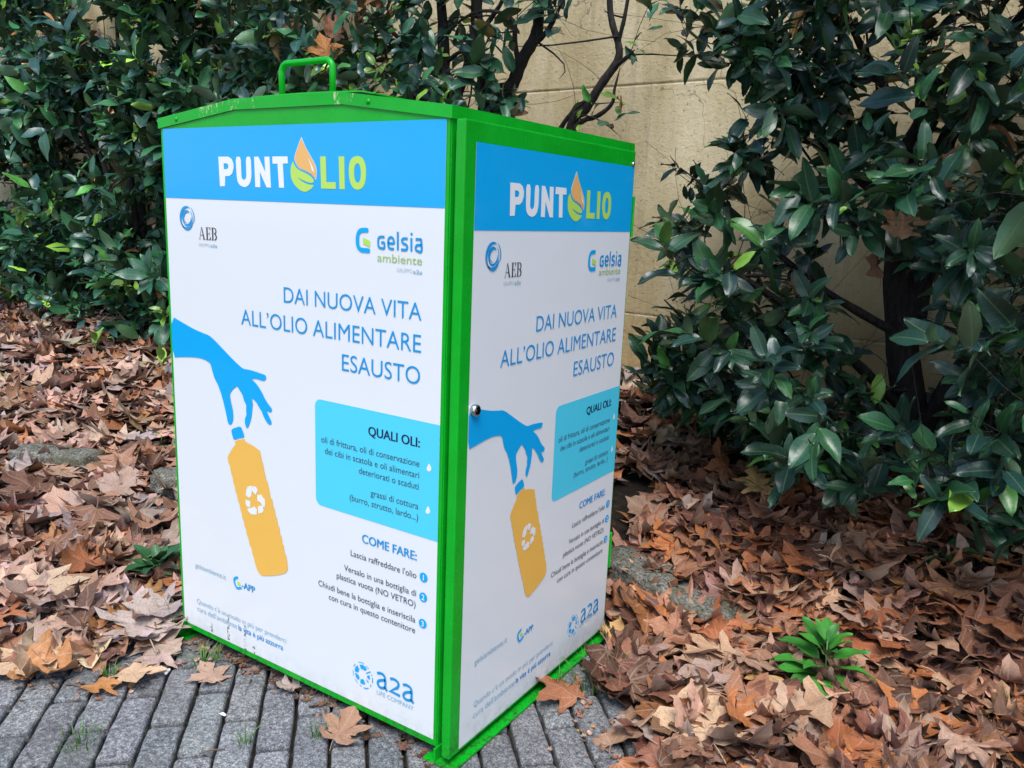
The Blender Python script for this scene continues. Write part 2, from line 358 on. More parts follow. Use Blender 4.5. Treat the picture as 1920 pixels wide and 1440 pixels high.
def stone(loc, size, rot, seed, label, tilt=0.0):
    bm = bmesh.new(); bmesh.ops.create_cube(bm, size=1); bmesh.ops.subdivide_edges(bm, edges=bm.edges[:], cuts=9, use_grid_fill=True)
    for v in bm.verts:
        p = v.co.copy(); r_ = p.length; k = .5/max(abs(p.x), abs(p.y), abs(p.z)); q = p.lerp(p.normalized()*.62, .22)
        q = Vector((q.x*size[0], q.y*size[1], q.z*size[2])); s = 21
        dsp = .5*vnoise(q.x*s+seed, q.y*s+q.z*s*1.3, seed)+.35*vnoise(q.x*55, q.y*60+q.z*47, seed+3)+.2*vnoise(q.z*130+q.x*120, q.y*140, seed+5)
        v.co = q+p.normalized()*dsp*.017
    bm.verts.index_update(); v = [x.co[:] for x in bm.verts]; f = [[x.index for x in q.verts] for q in bm.faces]; bm.free()
    o = obj('kerb_stone', v, f, 'stone', None, True, loc=loc); o.rotation_euler = (0, tilt, rot)
    return tag(o, label, 'kerb stone', 'weathered stones edging the leaf bed')
stone((-2.46, .52, .03), (.37, .13, .13), R(24), 3, 'long weathered kerb stone in the leaves left of the bin')
stone((-2.95, .27, .03), (.34, .14, .11), R(28), 8, 'kerb stone half buried at the left edge, next to the long one')
stone((-1.78, .66, .045), (.26, .12, .11), R(14), 12, 'short kerb stone half hidden behind the green bin edge')
stone((.10, .95, .03), (.47, .14, .15), R(-17), 17, 'lichen covered kerb stone beside the rear corner of the bin', R(4))
# outlines of the printed artwork, millimetres on the front label
T = {
 'hand': [[0.8,867.1],[55.6,852.4],[89.5,843.6],[123.1,837.9],[146.3,834.9],[165.6,825.8],[191.0,810.8],[219.2,794.2],[244.0,780.5],[266.2,770.2],[284.3,771.0],[305.8,770.0],[327.0,767.8],[340.5,766.6],[345.5,763.2],[343.5,755.7],[337.0,751.7],[328.0,751.8],[311.3,753.1],[294.4,750.7],[312.4,740.8],[328.6,725.5],[340.2,709.6],[350.4,699.7],[362.1,691.2],[362.6,686.1],[357.3,681.1],[349.9,681.9],[343.3,683.9],[352.5,670.8],[360.6,659.6],[360.1,654.3],[353.4,651.5],[344.5,654.7],[332.8,668.5],[327.1,679.2],[316.7,689.0],[307.9,699.2],[293.6,705.4],[297.4,692.3],[294.8,679.1],[291.9,661.6],[286.4,646.7],[278.9,632.5],[274.7,629.2],[270.1,632.5],[266.7,642.2],[268.8,654.4],[273.7,660.7],[272.4,673.3],[274.1,685.3],[265.7,695.7],[260.6,708.7],[250.8,717.9],[243.3,726.4],[230.1,718.0],[216.7,705.2],[216.2,694.3],[220.4,679.9],[225.4,663.3],[226.0,648.2],[223.2,635.8],[217.4,628.8],[212.0,626.6],[205.6,629.4],[203.1,638.9],[198.1,656.6],[191.0,679.5],[182.2,701.0],[173.2,718.1],[160.7,732.6],[154.7,745.9],[149.5,760.4],[145.3,768.5],[126.1,773.6],[105.8,775.3],[74.8,773.5],[39.4,769.0],[0.4,762.9]],
 'cap': [[216.5,613.8],[223.7,620.0],[246.2,628.6],[253.4,628.0],[258.7,620.0],[263.8,608.7],[262.0,604.3],[245.0,599.8],[228.6,592.6],[223.7,593.6],[220.0,602.0]],
 'bottle': [[227.5,586.9],[240.8,594.9],[265.1,601.3],[266.0,595.5],[292.3,591.0],[317.3,583.1],[323.2,564.6],[323.0,558.3],[326.8,556.4],[330.5,540.4],[331.2,536.5],[336.5,521.3],[336.3,515.8],[340.8,514.1],[345.4,500.1],[346.4,496.3],[351.3,479.1],[351.9,474.3],[356.5,472.6],[359.5,459.7],[359.7,454.3],[363.5,452.4],[367.3,438.3],[367.5,432.8],[372.0,430.4],[374.7,416.7],[375.4,411.9],[379.8,408.4],[381.0,396.3],[381.7,391.5],[386.2,389.3],[388.8,374.8],[388.7,370.7],[393.2,368.5],[395.5,354.5],[396.5,349.2],[400.9,344.8],[404.4,330.5],[406.2,311.5],[399.1,301.1],[379.8,290.5],[348.4,278.7],[316.5,269.5],[306.6,271.2],[297.7,279.4],[289.4,295.8],[285.1,310.4],[282.0,315.3],[277.8,332.8],[272.7,335.8],[269.1,349.2],[268.1,354.6],[264.2,357.9],[260.6,369.8],[260.8,374.2],[256.1,378.7],[253.3,390.8],[252.7,394.9],[247.9,399.5],[246.0,411.8],[245.3,414.5],[241.5,420.7],[239.1,432.9],[238.0,435.5],[233.3,441.5],[230.6,453.6],[229.9,456.2],[226.0,461.0],[223.2,473.1],[223.4,476.0],[218.7,482.0],[216.8,494.3],[216.1,498.3],[211.5,504.4],[208.7,516.5],[208.9,520.7],[203.1,529.3],[199.6,541.2],[204.1,550.5],[219.4,570.2],[231.3,582.1]],
 'rec0': [[271.6,485.2],[285.4,490.2],[289.2,488.3],[282.7,462.6],[274.5,457.1],[263.5,462.5],[267.3,477.3]],
 'rec1': [[291.7,491.6],[302.4,490.6],[308.0,484.2],[299.7,470.7],[288.8,476.5],[286.2,480.9]],
 'rec2': [[305.6,472.0],[320.3,475.9],[324.0,470.7],[331.6,466.9],[332.5,456.1],[329.4,445.7],[322.5,448.2],[316.8,455.8],[305.1,457.5]],
 'rec3': [[306.6,443.1],[316.6,448.2],[323.3,449.0],[326.8,438.2],[321.9,431.5],[308.0,425.9]],
 'rec4': [[301.1,421.4],[281.8,417.6],[273.9,421.4],[267.0,428.1],[290.6,437.9],[291.5,440.9],[303.2,435.3]],
 'rec5': [[263.0,451.1],[279.9,450.0],[278.5,435.1],[269.6,433.0],[262.5,438.4]],
 'dropA': [[469.9,1285.4],[474.4,1277.1],[481.6,1264.6],[491.1,1253.0],[503.1,1238.1],[511.4,1227.3],[514.2,1215.7],[513.5,1205.8],[511.0,1197.1],[505.0,1204.0],[494.2,1211.0],[477.1,1216.4],[462.2,1220.5],[452.4,1228.9],[447.1,1240.6],[449.1,1249.0],[456.8,1263.2],[464.6,1277.2]],
 'dropAin': [[470.0,1280.5],[473.6,1273.8],[480.8,1263.0],[489.9,1251.8],[501.4,1237.2],[509.0,1226.5],[511.3,1215.7],[510.7,1206.6],[509.6,1201.6],[503.9,1206.5],[493.0,1213.1],[477.1,1218.4],[464.3,1222.2],[454.9,1229.7],[449.7,1240.6],[451.6,1249.0],[458.6,1261.5],[465.2,1273.9]],
 'dropHi': [[488.5,1243.0],[496.9,1233.1],[504.1,1222.3],[507.6,1211.6],[500.4,1217.3],[496.9,1227.3]],
 'dropB': [[443.8,1236.4],[446.2,1230.5],[452.3,1223.0],[461.0,1218.0],[477.0,1213.0],[492.9,1207.3],[502.6,1200.7],[505.6,1194.1],[496.3,1191.9],[484.1,1193.8],[469.3,1198.3],[456.9,1203.6],[465.5,1196.9],[479.1,1191.2],[491.4,1188.5],[505.6,1188.2],[499.9,1182.3],[488.7,1176.2],[477.6,1173.4],[463.9,1176.6],[447.8,1186.5],[437.9,1199.2],[435.2,1213.6],[437.3,1227.2]],
 'P': [[201.6,1245.7],[236.7,1245.6],[247.8,1240.2],[253.0,1230.3],[253.2,1221.4],[247.8,1209.7],[239.0,1204.2],[223.2,1203.2],[221.6,1181.7],[204.1,1181.1]],
 'Ph': [[219.4,1231.2],[230.3,1231.2],[235.3,1227.6],[235.0,1222.2],[230.3,1218.6],[219.6,1218.6]],
 'U': [[260.7,1245.5],[278.3,1245.4],[278.6,1205.5],[279.7,1199.2],[286.5,1195.2],[293.6,1199.4],[295.2,1205.6],[294.6,1245.4],[311.3,1245.3],[312.3,1205.8],[308.5,1191.6],[299.9,1183.5],[288.7,1180.2],[274.8,1183.1],[265.4,1191.0],[262.6,1205.3]],
 'N': [[321.9,1245.3],[336.2,1245.2],[357.0,1213.1],[354.9,1245.2],[371.2,1245.1],[374.1,1180.9],[360.3,1181.0],[339.9,1213.0],[339.9,1181.1],[323.7,1181.2]],
 'T': [[380.2,1245.6],[427.1,1245.4],[428.3,1231.4],[412.4,1230.9],[415.3,1181.2],[399.5,1181.3],[395.9,1230.8],[380.3,1230.5]],
 'L': [[523.6,1245.1],[539.8,1245.0],[541.0,1194.5],[567.6,1194.8],[567.6,1181.4],[525.8,1181.4]],
 'I': [[575.8,1244.9],[591.4,1244.8],[592.6,1181.3],[577.8,1181.1]],
 'O': [[626.5,1246.1],[638.7,1243.4],[646.5,1234.7],[649.9,1222.9],[650.4,1210.2],[647.8,1194.3],[640.0,1183.7],[627.7,1180.3],[616.4,1182.9],[608.5,1192.1],[604.4,1205.0],[603.3,1219.5],[605.5,1233.9],[613.0,1242.7]],
 'Oh': [[627.0,1232.0],[632.6,1229.5],[635.5,1221.2],[636.2,1213.3],[635.5,1202.1],[632.2,1196.0],[627.7,1194.0],[622.7,1196.3],[619.1,1203.5],[618.2,1213.1],[618.7,1222.7],[621.8,1229.5]],
 'Gm': [[656.8,1108.0],[656.8,1098.7],[641.3,1098.4],[635.5,1096.6],[632.3,1092.2],[631.8,1085.3],[632.4,1074.6],[634.5,1070.0],[638.2,1067.9],[661.3,1068.1],[661.4,1058.6],[641.4,1058.5],[633.5,1059.9],[626.6,1065.0],[622.8,1073.3],[622.0,1084.8],[623.8,1094.9],[628.6,1102.8],[636.0,1107.3]],
 'Gl': [[642.6,1088.5],[661.3,1082.5],[661.1,1070.0],[642.6,1076.6]],
 's_g': [[699.2,1092.0],[689.0,1091.9],[683.9,1089.0],[682.8,1084.0],[683.0,1077.2],[684.6,1072.0],[689.2,1070.4],[698.4,1070.5],[698.3,1080.7],[690.7,1080.6]],
 's_e': [[709.4,1080.9],[723.0,1081.0],[722.9,1086.8],[720.4,1090.8],[715.8,1092.4],[710.8,1089.9],[708.9,1085.3],[709.3,1077.1],[711.1,1072.3],[715.6,1070.3],[724.1,1070.4]],
 's_l': [[733.4,1103.6],[733.9,1068.6]],
 's_s': [[758.4,1091.5],[749.1,1091.6],[745.2,1089.7],[744.2,1086.4],[747.3,1082.4],[754.2,1080.2],[757.7,1076.7],[756.8,1072.2],[753.4,1070.2],[742.0,1070.1]],
 's_i': [[767.6,1093.6],[768.2,1068.3]],
 's_idot': [[767.9,1103.3],[767.9,1098.9]],
 's_a': [[778.2,1091.4],[787.8,1091.8],[792.1,1089.5],[793.0,1069.8],[783.5,1069.7],[779.1,1072.7],[779.0,1077.1],[782.3,1080.6],[792.3,1081.1]],
 'z_a1': [[687.4,146.6],[695.7,149.6],[704.1,149.5],[709.4,145.0],[711.3,136.9],[711.5,120.2],[713.3,116.9],[717.5,114.1]],
 'z_a1b': [[710.7,137.6],[700.6,134.1],[692.3,129.8],[689.3,123.8],[691.2,118.5],[696.0,115.3],[703.2,116.1],[710.9,120.4]],
 'z_two': [[725.4,146.8],[733.5,149.5],[741.7,149.1],[748.1,145.7],[749.1,139.3],[746.0,132.7],[725.7,117.7],[754.3,116.3]],
 'z_a3': [[762.0,145.5],[769.3,148.8],[778.5,148.3],[784.2,144.7],[786.1,136.7],[786.4,119.5],[788.2,116.3],[792.2,113.5]],
 'z_a3b': [[785.5,137.0],[775.3,133.6],[767.4,128.7],[763.5,122.3],[765.3,117.1],[771.1,114.5],[779.1,115.6],[785.8,119.2]],
 'sw0': [[634.3,148.0],[643.6,151.3],[652.2,149.4],[657.1,144.2],[649.7,138.6],[646.0,140.7],[639.3,139.5]],
 'sw1': [[628.1,144.3],[634.3,136.5],[630.0,127.3],[620.6,126.5],[620.0,132.3],[623.1,139.5]],
 'sw2': [[620.6,123.4],[631.2,122.3],[635.0,116.6],[631.3,108.7],[623.8,113.5]],
 'sw3': [[638.1,113.7],[646.1,116.7],[649.8,113.0],[652.3,105.9],[643.7,103.7],[636.9,104.2]],
 'sw4': [[657.2,128.8],[665.1,133.7],[665.7,121.9],[658.4,124.2]],
 'sw5': [[653.4,134.9],[666.8,143.8],[668.7,141.5],[655.3,133.3]],
 'sw6': [[654.1,120.1],[661.5,116.9],[662.1,112.1],[657.2,115.3]],
 'sd0': [[631.2,153.4],[641.1,155.9],[647.8,154.8]],
 'sd1': [[654.6,151.8],[662.5,148.2]],
 'sd2': [[622.5,145.8],[616.0,137.4]],
 'sd3': [[614.4,127.2],[616.3,114.7]],
 'sd4': [[620.3,107.6],[629.4,100.9]],
 'sd5': [[635.0,98.4],[641.2,96.7]],
 'sd6': [[647.4,96.0],[654.8,96.8],[662.2,100.6]],
 'sd7': [[673.0,130.1],[674.3,123.1],[673.1,117.2]],
 'sd8': [[671.5,137.0],[671.5,134.0]],
 'sd9': [[668.2,111.9],[668.9,106.1]],
 'sw_o1': [[91.5,1134.1],[79.0,1135.3],[67.4,1131.5],[57.3,1123.5],[52.6,1110.2],[53.7,1099.4],[60.7,1088.8],[71.5,1079.9],[86.4,1075.7],[99.2,1079.2],[108.4,1086.9],[107.0,1093.7],[99.7,1086.5],[86.9,1082.5],[75.6,1084.3],[65.9,1091.3],[60.8,1100.4],[60.2,1110.5],[66.0,1119.9],[74.6,1125.6],[84.7,1127.1],[95.9,1125.1],[87.5,1130.6],[78.7,1131.1],[87.7,1133.7],[97.4,1130.1],[106.9,1122.8],[97.5,1130.9]],
 'sw_o2': [[98.0,1118.7],[90.8,1123.8],[80.8,1123.9],[70.4,1119.3],[64.1,1111.4],[64.1,1102.1],[68.6,1093.7],[77.1,1087.5],[87.1,1086.4],[96.1,1089.4],[103.4,1096.6],[104.0,1105.9],[101.2,1110.4],[100.6,1101.1],[95.1,1094.0],[87.4,1091.0],[77.4,1092.5],[71.5,1098.5],[71.4,1107.0],[76.3,1113.3],[85.3,1116.3]],
 'sw_tail': [[109.2,1119.8],[116.0,1109.3],[117.7,1097.2],[114.6,1086.3],[110.9,1086.6],[112.1,1095.4],[111.1,1109.9]],
 'pG': [[224.6,241.7],[226.4,235.3],[216.4,231.2],[213.1,228.0],[213.6,223.7],[215.8,216.9],[219.1,211.9],[237.5,217.1],[239.0,212.4],[228.0,207.4],[219.5,205.6],[214.7,208.6],[209.4,216.0],[206.3,225.0],[206.9,231.2],[211.0,236.3],[216.1,239.0]],
 'pL': [[220.1,227.1],[228.9,227.7],[235.5,219.8],[224.3,217.9]],
 'dropS': [[821.7,656.1],[828.6,645.7],[826.1,639.8],[821.6,637.8],[816.8,638.9],[815.6,644.1]],
 'dropS2': [[821.2,566.9],[827.3,556.3],[824.8,550.1],[820.6,548.5],[815.7,549.1],[815.1,554.4]]}
# ---------------------------------------------------------------- the oil bin
W, D, ZT, ZM, XA, XB, ZB = .8678, .7583, 1.3335, 1.3674, -.5969, -.2714, .0322
BIN = thing('oil_collection_bin', 'green metal used oil bin with printed white and blue panels', 'recycling bin', (0, 0, 0))
def roofz(x):
    if x < XA: return ZT+(ZM-ZT)*(x+W)/(XA+W)
    if x > XB: return ZT+(ZM-ZT)*(-x)/(-XB)
    return ZM
def build_bin():
    # shell: six-sided profile drawn along the depth
    prof = [(-W, ZB), (-W, ZT-.002), (XA, ZM-.002), (XB, ZM-.002), (0, ZT-.002), (0, ZB)]
    bm = bmesh.new(); a = [bm.verts.new((x, 0, z)) for x, z in prof]; b = [bm.verts.new((x, D, z)) for x, z in prof]
    bm.faces.new(a); bm.faces.new(b[::-1])
    for i in range(6): bm.faces.new((a[(i+1) % 6], a[i], b[i], b[(i+1) % 6]))
    bmesh.ops.recalc_face_normals(bm, faces=bm.faces); bmesh.ops.bevel(bm, geom=bm.edges[:], offset=.0025, segments=2, affect='EDGES')
    bm.verts.index_update(); obj('body', [v.co[:] for v in bm.verts], [[v.index for v in f.verts] for f in bm.faces], 'green', BIN); bm.free()
    # cap with a folded lip all round
    mb = MB(); e = .0035; lip = .0232
    P = [(-W-e, ZT), (XA, ZM), (XB, ZM), (e, ZT)]; Q = [(x, z-lip) for x, z in P]
    y0, y1 = -e, D+e
    def band(yf, yb, flip):
        pts = [(x, yf, z) for x, z in P]+[(x, yf, z) for x, z in Q]+[(x, yb, z) for x, z in Q]
        f = [(i+4, i+5, i+1, i) for i in range(3)]+[(i+8, i+9, i+5, i+4) for i in range(3)]
        mb.add(pts, [q[::-1] for q in f] if flip else f)
    band(y0, 0.0005, False); band(y1, D-.0005, True)
    mb.add([(x, y, z) for x, z in P for y in (y0, y1)], [(2*i, 2*i+2, 2*i+3, 2*i+1) for i in range(3)])
    for x, s in ((e, 1), (-W-e, -1)):
        q = [(x, y0, ZT), (x, y1, ZT), (x, y1, ZT-lip), (x, y0, ZT-lip), (x-s*e*.9, y1, ZT-lip), (x-s*e*.9, y0, ZT-lip)]
        f = [(0, 1, 2, 3), (3, 2, 4, 5)]; mb.add(q, f if s < 0 else [k[::-1] for k in f])
    cap = mb.build('cap', 'green_worn', BIN)
    for px in (-.20, -.80):                                    # two small rivets in the front lip
        r = MB(); z = roofz(px)-.012; r.tube([(px, y0+.001, z), (px, y0-.0015, z), (px, y0-.003, z)], [.0055, .005, .002], 12); r.build('rivet', 'green', cap, True)
    # lid: slightly bowed plate over a black seal
    def plate(z, t, inset, name, m, par):
        mb = MB(); x0, x1, ya, yb = -.665+inset, -.235-inset, .05+inset, .62-inset; nx = 12; v = []
        for lay in (0, 1):
            for i in range(nx+1):
                x = x0+(x1-x0)*i/nx; zz = roofz(x)+z+.004*math.sin(math.pi*i/nx)+lay*t
                v += [(x, ya, zz), (x, yb, zz)]
        o = 2*(nx+1); f = []
        for i in range(nx):
            k = 2*i; f += [(k, k+1, k+3, k+2), (o+k, o+k+2, o+k+3, o+k+1), (k, k+2, o+k+2, o+k), (k+1, o+k+1, o+k+3, k+3)]
        f += [(0, o, o+1, 1), (2*nx, 2*nx+1, o+2*nx+1, o+2*nx)]
        mb.add(v, f); return mb.build(name, m, par)
    lid = plate(.006, .003, 0, 'lid', 'green', BIN); plate(.0008, .005, .004, 'seal', 'gasket', lid)
    pts = []
    xl, xr, zh, zb = -.672, -.502, 1.476, 1.378; rr = .020
    pts.append((xl, .2, zb))
    for k in range(6): a = math.pi-k*math.pi/10; pts.append((xl+rr+rr*math.cos(a), .2, zh-rr+rr*math.sin(a)))
    for k in range(6): a = math.pi/2-k*math.pi/10; pts.append((xr-rr+rr*math.cos(a), .2, zh-rr+rr*math.sin(a)))
    pts.append((xr, .2, zb)); mb = MB(); mb.tube(pts, .0075, 12); mb.build('handle', 'green', lid, True)
    # side door: folded sheet panel
    mb = MB(); x0, x1, ya, yb, za, zb2 = .016, .0367, -.006, .7003, .0225, 1.3093; mb.box((x0, ya, za), (x1, yb, zb2), .003)
    mb.box((.002, .012, .05), (.0158, yb-.02, zb2-.02))
    door = mb.build('door', 'green', BIN)
    # lock cylinder and keyhole
    r = MB(); cy, cz = .0433, .7677; xf = x1
    r.tube([(xf-.001, cy, cz), (xf+.006, cy, cz), (xf+.0095, cy, cz), (xf+.011, cy, cz), (xf+.011, cy, cz), (xf+.008, cy, cz)], [.0125, .0125, .0115, .0098, .0078, .0074], 24); lk = r.build('lock', 'steel', door, True)
    r = MB(); r.tube([(xf+.0075, cy, cz), (xf+.0092, cy, cz)], .0072, 20); r.box((xf+.0093, cy-.001, cz-.0035), (xf+.0102, cy+.001, cz+.0035)); r.build('keyhole', 'slot', door)
    r = MB(); r.tube([(xf, .687, 1.278), (xf+.003, .687, 1.278), (xf+.005, .687, 1.278)], [.006, .0055, .002], 14); r.build('rivet', 'steel', door, True)
    for z0, z1 in ((1.10, 1.20), (.20, .30)):
        r = MB(); r.box((.006, .7008, z0), (.034, .712, z1), .002); r.tube([(.030, .714, z0), (.030, .714, z1)], .006, 12); r.build('hinge', 'green', door)
    # skids under both sides
    for s in (0, 1):
        r = MB(); a = .002 if s == 0 else -W-.002; k = 1 if s == 0 else -1
        r.box((min(a-.03*k, a+.050*k), -.012, .001), (max(a-.03*k, a+.050*k), .74, .007), .001)
        r.box((a-.004, -.010, .0075), (a+.001, .74, ZB+.004), .0008); r.build('skid', 'green', BIN)
build_bin()
# -------- printed panels.  u, v in millimetres on the sheet; each layer sits a fraction of a millimetre above the last
class Sheet:
    def __init__(s, side): s.side = side; s.root = None
    def p(s, u, v, lay):
        h = .0004+.00055*lay
        return (-.8568+u/1000, -.0003-h, v/1000) if s.side == 0 else (.0367+h, .0269+u/1000, v/1000)
    def put(s, name, m, pieces, lay, label=None):
        V = []; F = []
        for v, f in pieces:
            n = len(V); V += [s.p(a, b, lay) for a, b in v]
            for q in f:
                q = [i+n for i in q]; A, B, C = (np.array(V[i]) for i in q[:3]); nn = np.cross(B-A, C-A)
                F.append(q if (nn[1] < 0 if s.side == 0 else nn[0] > 0) else q[::-1])
        o = obj(name, V, F, m, s.root)
        if label: o['label'] = label
        return o
def rect(u0, v0, u1, v1): return [(u0, v0), (u1, v0), (u1, v1), (u0, v1)], [(0, 1, 2, 3)]
def xf(loop, a): return [(a[0]+a[2]*(u-a[1]), a[3]+a[5]*(v-a[4])) for u, v in loop]
def circ(u, v, r, n=28): return [(u+r*math.cos(2*math.pi*k/n), v+r*math.sin(2*math.pi*k/n)) for k in range(n)]
ID = (0, 0, 1, 0, 0, 1)
FRONT = dict(W=846.5, zb=49.1, zt=1309.6, zh=1151.5, title=ID, aeb=ID, gel=ID, hand=ID, gapp=ID, a2a=ID, box=(501, 495, 846.5, 737),
    drops=[(0, 0), (0, 0)], circ=[(813, 409), (813, 365), (813, 306)])
SIDE = dict(W=668.2, zb=30, zt=1271.6, zh=1113.4, title=(115, 202, .975, 1206, 1246, .985), aeb=(40, 53, .96, 1068, 1110, 1), gel=(453, 622, 1.006, 1045, 1082, 1.0),
    hand=(-1, 0, .82, 775, 866, .829), gapp=(244, 239, .95, 187, 215, .95), a2a=(456, 613, .945, 104, 119, .97), box=(340, 485, 668.2, 717), drops=None, circ=[(643, 398), (643, 356), (643.5, 297)])
# text, front (u0, u1, v), side (u0, u1, v), ink, weight, block
LINES = [
 ("DAI NUOVA VITA", (408, 796, 937.5), (236, 621, 901), 'ink_blue', -.004, 'headline'), ("ALL’OLIO ALIMENTARE", (264, 796, 874), (103, 624, 840.5), 'ink_blue', -.004, 'headline'), ("ESAUSTO", (583, 795, 810), (412, 622, 778), 'ink_blue', -.004, 'headline'),
 ("QUALI OLI:", (659, 797, 683), (490, 623, 671.5), 'ink_navy', .022, 'info_heading'),
 ("oli di frittura, oli di conservazione", (520, 797, 642), (358, 622, 628), 'ink_dark', 0, 'info_text'), ("dei cibi in scatola e oli alimentari", (531, 797, 618), (369, 622, 605), 'ink_dark', 0, 'info_text'), ("deteriorati o scaduti", (632, 796, 594), (465, 622, 581.5), 'ink_dark', 0, 'info_text'),
 ("grassi di cottura", (666, 796, 552), (499, 622, 541.5), 'ink_dark', 0, 'info_text'), ("(burro, strutto, lardo...)", (605, 796, 528), (442, 623, 521.5), 'ink_dark', 0, 'info_text'),
 ("COME FARE:", (642, 794, 441), (482, 622, 429.5), 'ink_blue', .022, 'steps_heading'),
 ("Lascia raffreddare l'olio", (608, 794, 401), (450, 625, 389), 'ink_dark', 0, 'steps_text'), ("Versalo in una bottiglia di", (588, 794, 361), (437, 626, 350), 'ink_dark', 0, 'steps_text'), ("plastica vuota (NO VETRO)", (565, 793, 336), (411, 626, 324), 'ink_dark', 0, 'steps_text'),
 ("Chiudi bene la bottiglia e inseriscila", (507, 793, 301), (356, 627, 290), 'ink_dark', 0, 'steps_text'), ("con cura in questo contenitore", (540, 793, 277), (388, 628, 265), 'ink_dark', 0, 'steps_text'),
 ("gelsiambiente.it", (56, 178, 218.5), (47, 171, 204), 'ink_pale', -.004, 'web_address'), ("-APP", (239, 287, 215), (244, 283, 186.5), 'ink_blue', .03, 'app_text'),
 ("Quando c’è un modo in più per prenderci", (57, 396, 118.5), (49, 381, 103), 'ink_pale', -.006, 'slogan'), ("cura dell’ambiente", (57, 215, 96.5), (48, 210, 76.5), 'ink_pale', -.006, 'slogan'), ("la vita è più azzurra", (221, 384, 96), (216, 373, 78), 'ink_blue', .014, 'slogan_bold'),
 ("LIFE COMPANY", (687, 792, 95.5), (521, 625, 89.5), 'ink_pale', -.004, 'company_motto'), ("GRUPPO", (732, 771, 1027), (558, 599, 994.5), 'ink_grey', -.012, 'group_text'), ("a2a", (773.5, 796, 1026.5), (602, 626, 994.5), 'ink_pale', .02, 'group_mark'),
 ("ambiente", (681, 795, 1044), (511, 626, 1010.5), 'ink_lime', 0, 'division_text'), ("GRUPPO", (120, 160, 1043.5), (104, 141, 1006.5), 'ink_grey', -.012, 'group_text'), ("a2a", (163, 187, 1043.5), (144, 167, 1006.5), 'ink_pale', .02, 'group_mark')]
HEIGHTS = {'group_text': 7.6, 'group_mark': 7.4, 'division_text': 16.2}
def serif_AEB():                        # tall narrow serif capitals, unit cap height, left to right
    b = []
    def box(x0, y0, x1, y1): b.append(rect(x0, y0, x1, y1))
    def para(p): b.append((p, [tuple(range(len(p)))]))
    para([(.06, 0), (.10, 0), (.40, 1), (.36, 1)]); para([(.36, 1), (.44, 1), (.80, 0), (.62, 0)]); box(.18, .32, .66, .365); box(-.04, 0, .22, .03); box(.52, 0, .90, .03)
    box(1.06, 0, 1.22, 1); box(.94, .965, 1.60, 1); box(.94, 0, 1.62, .035); box(1.22, .48, 1.46, .52); para([(1.46, .36), (1.50, .36), (1.50, .64), (1.46, .64)]); para([(1.57, .76), (1.60, .76), (1.60, 1), (1.46, .965)]); para([(1.46, .035), (1.62, 0), (1.64, .26), (1.60, .26)])
    box(1.84, 0, 2.00, 1); box(1.72, .965, 2.1, 1); box(1.72, 0, 2.1, .035)
    def bowl(y0, y1, x, wmax):
        c = [(x, y1-.018)]+[(x+.30*math.sin(math.pi*k/12), (y0+y1)/2+(y1-y0-.036)/2*math.cos(math.pi*k/12)) for k in range(13)]+[(x, y0+.018)]
        w = [.035]+[.035+(wmax-.035)*math.sin(math.pi*k/12)**1.5 for k in range(13)]+[.035]; b.append(stroke2d(c, w))
    bowl(.5, 1, 2.08, .13); bowl(0, .535, 2.1, .15)
    return b
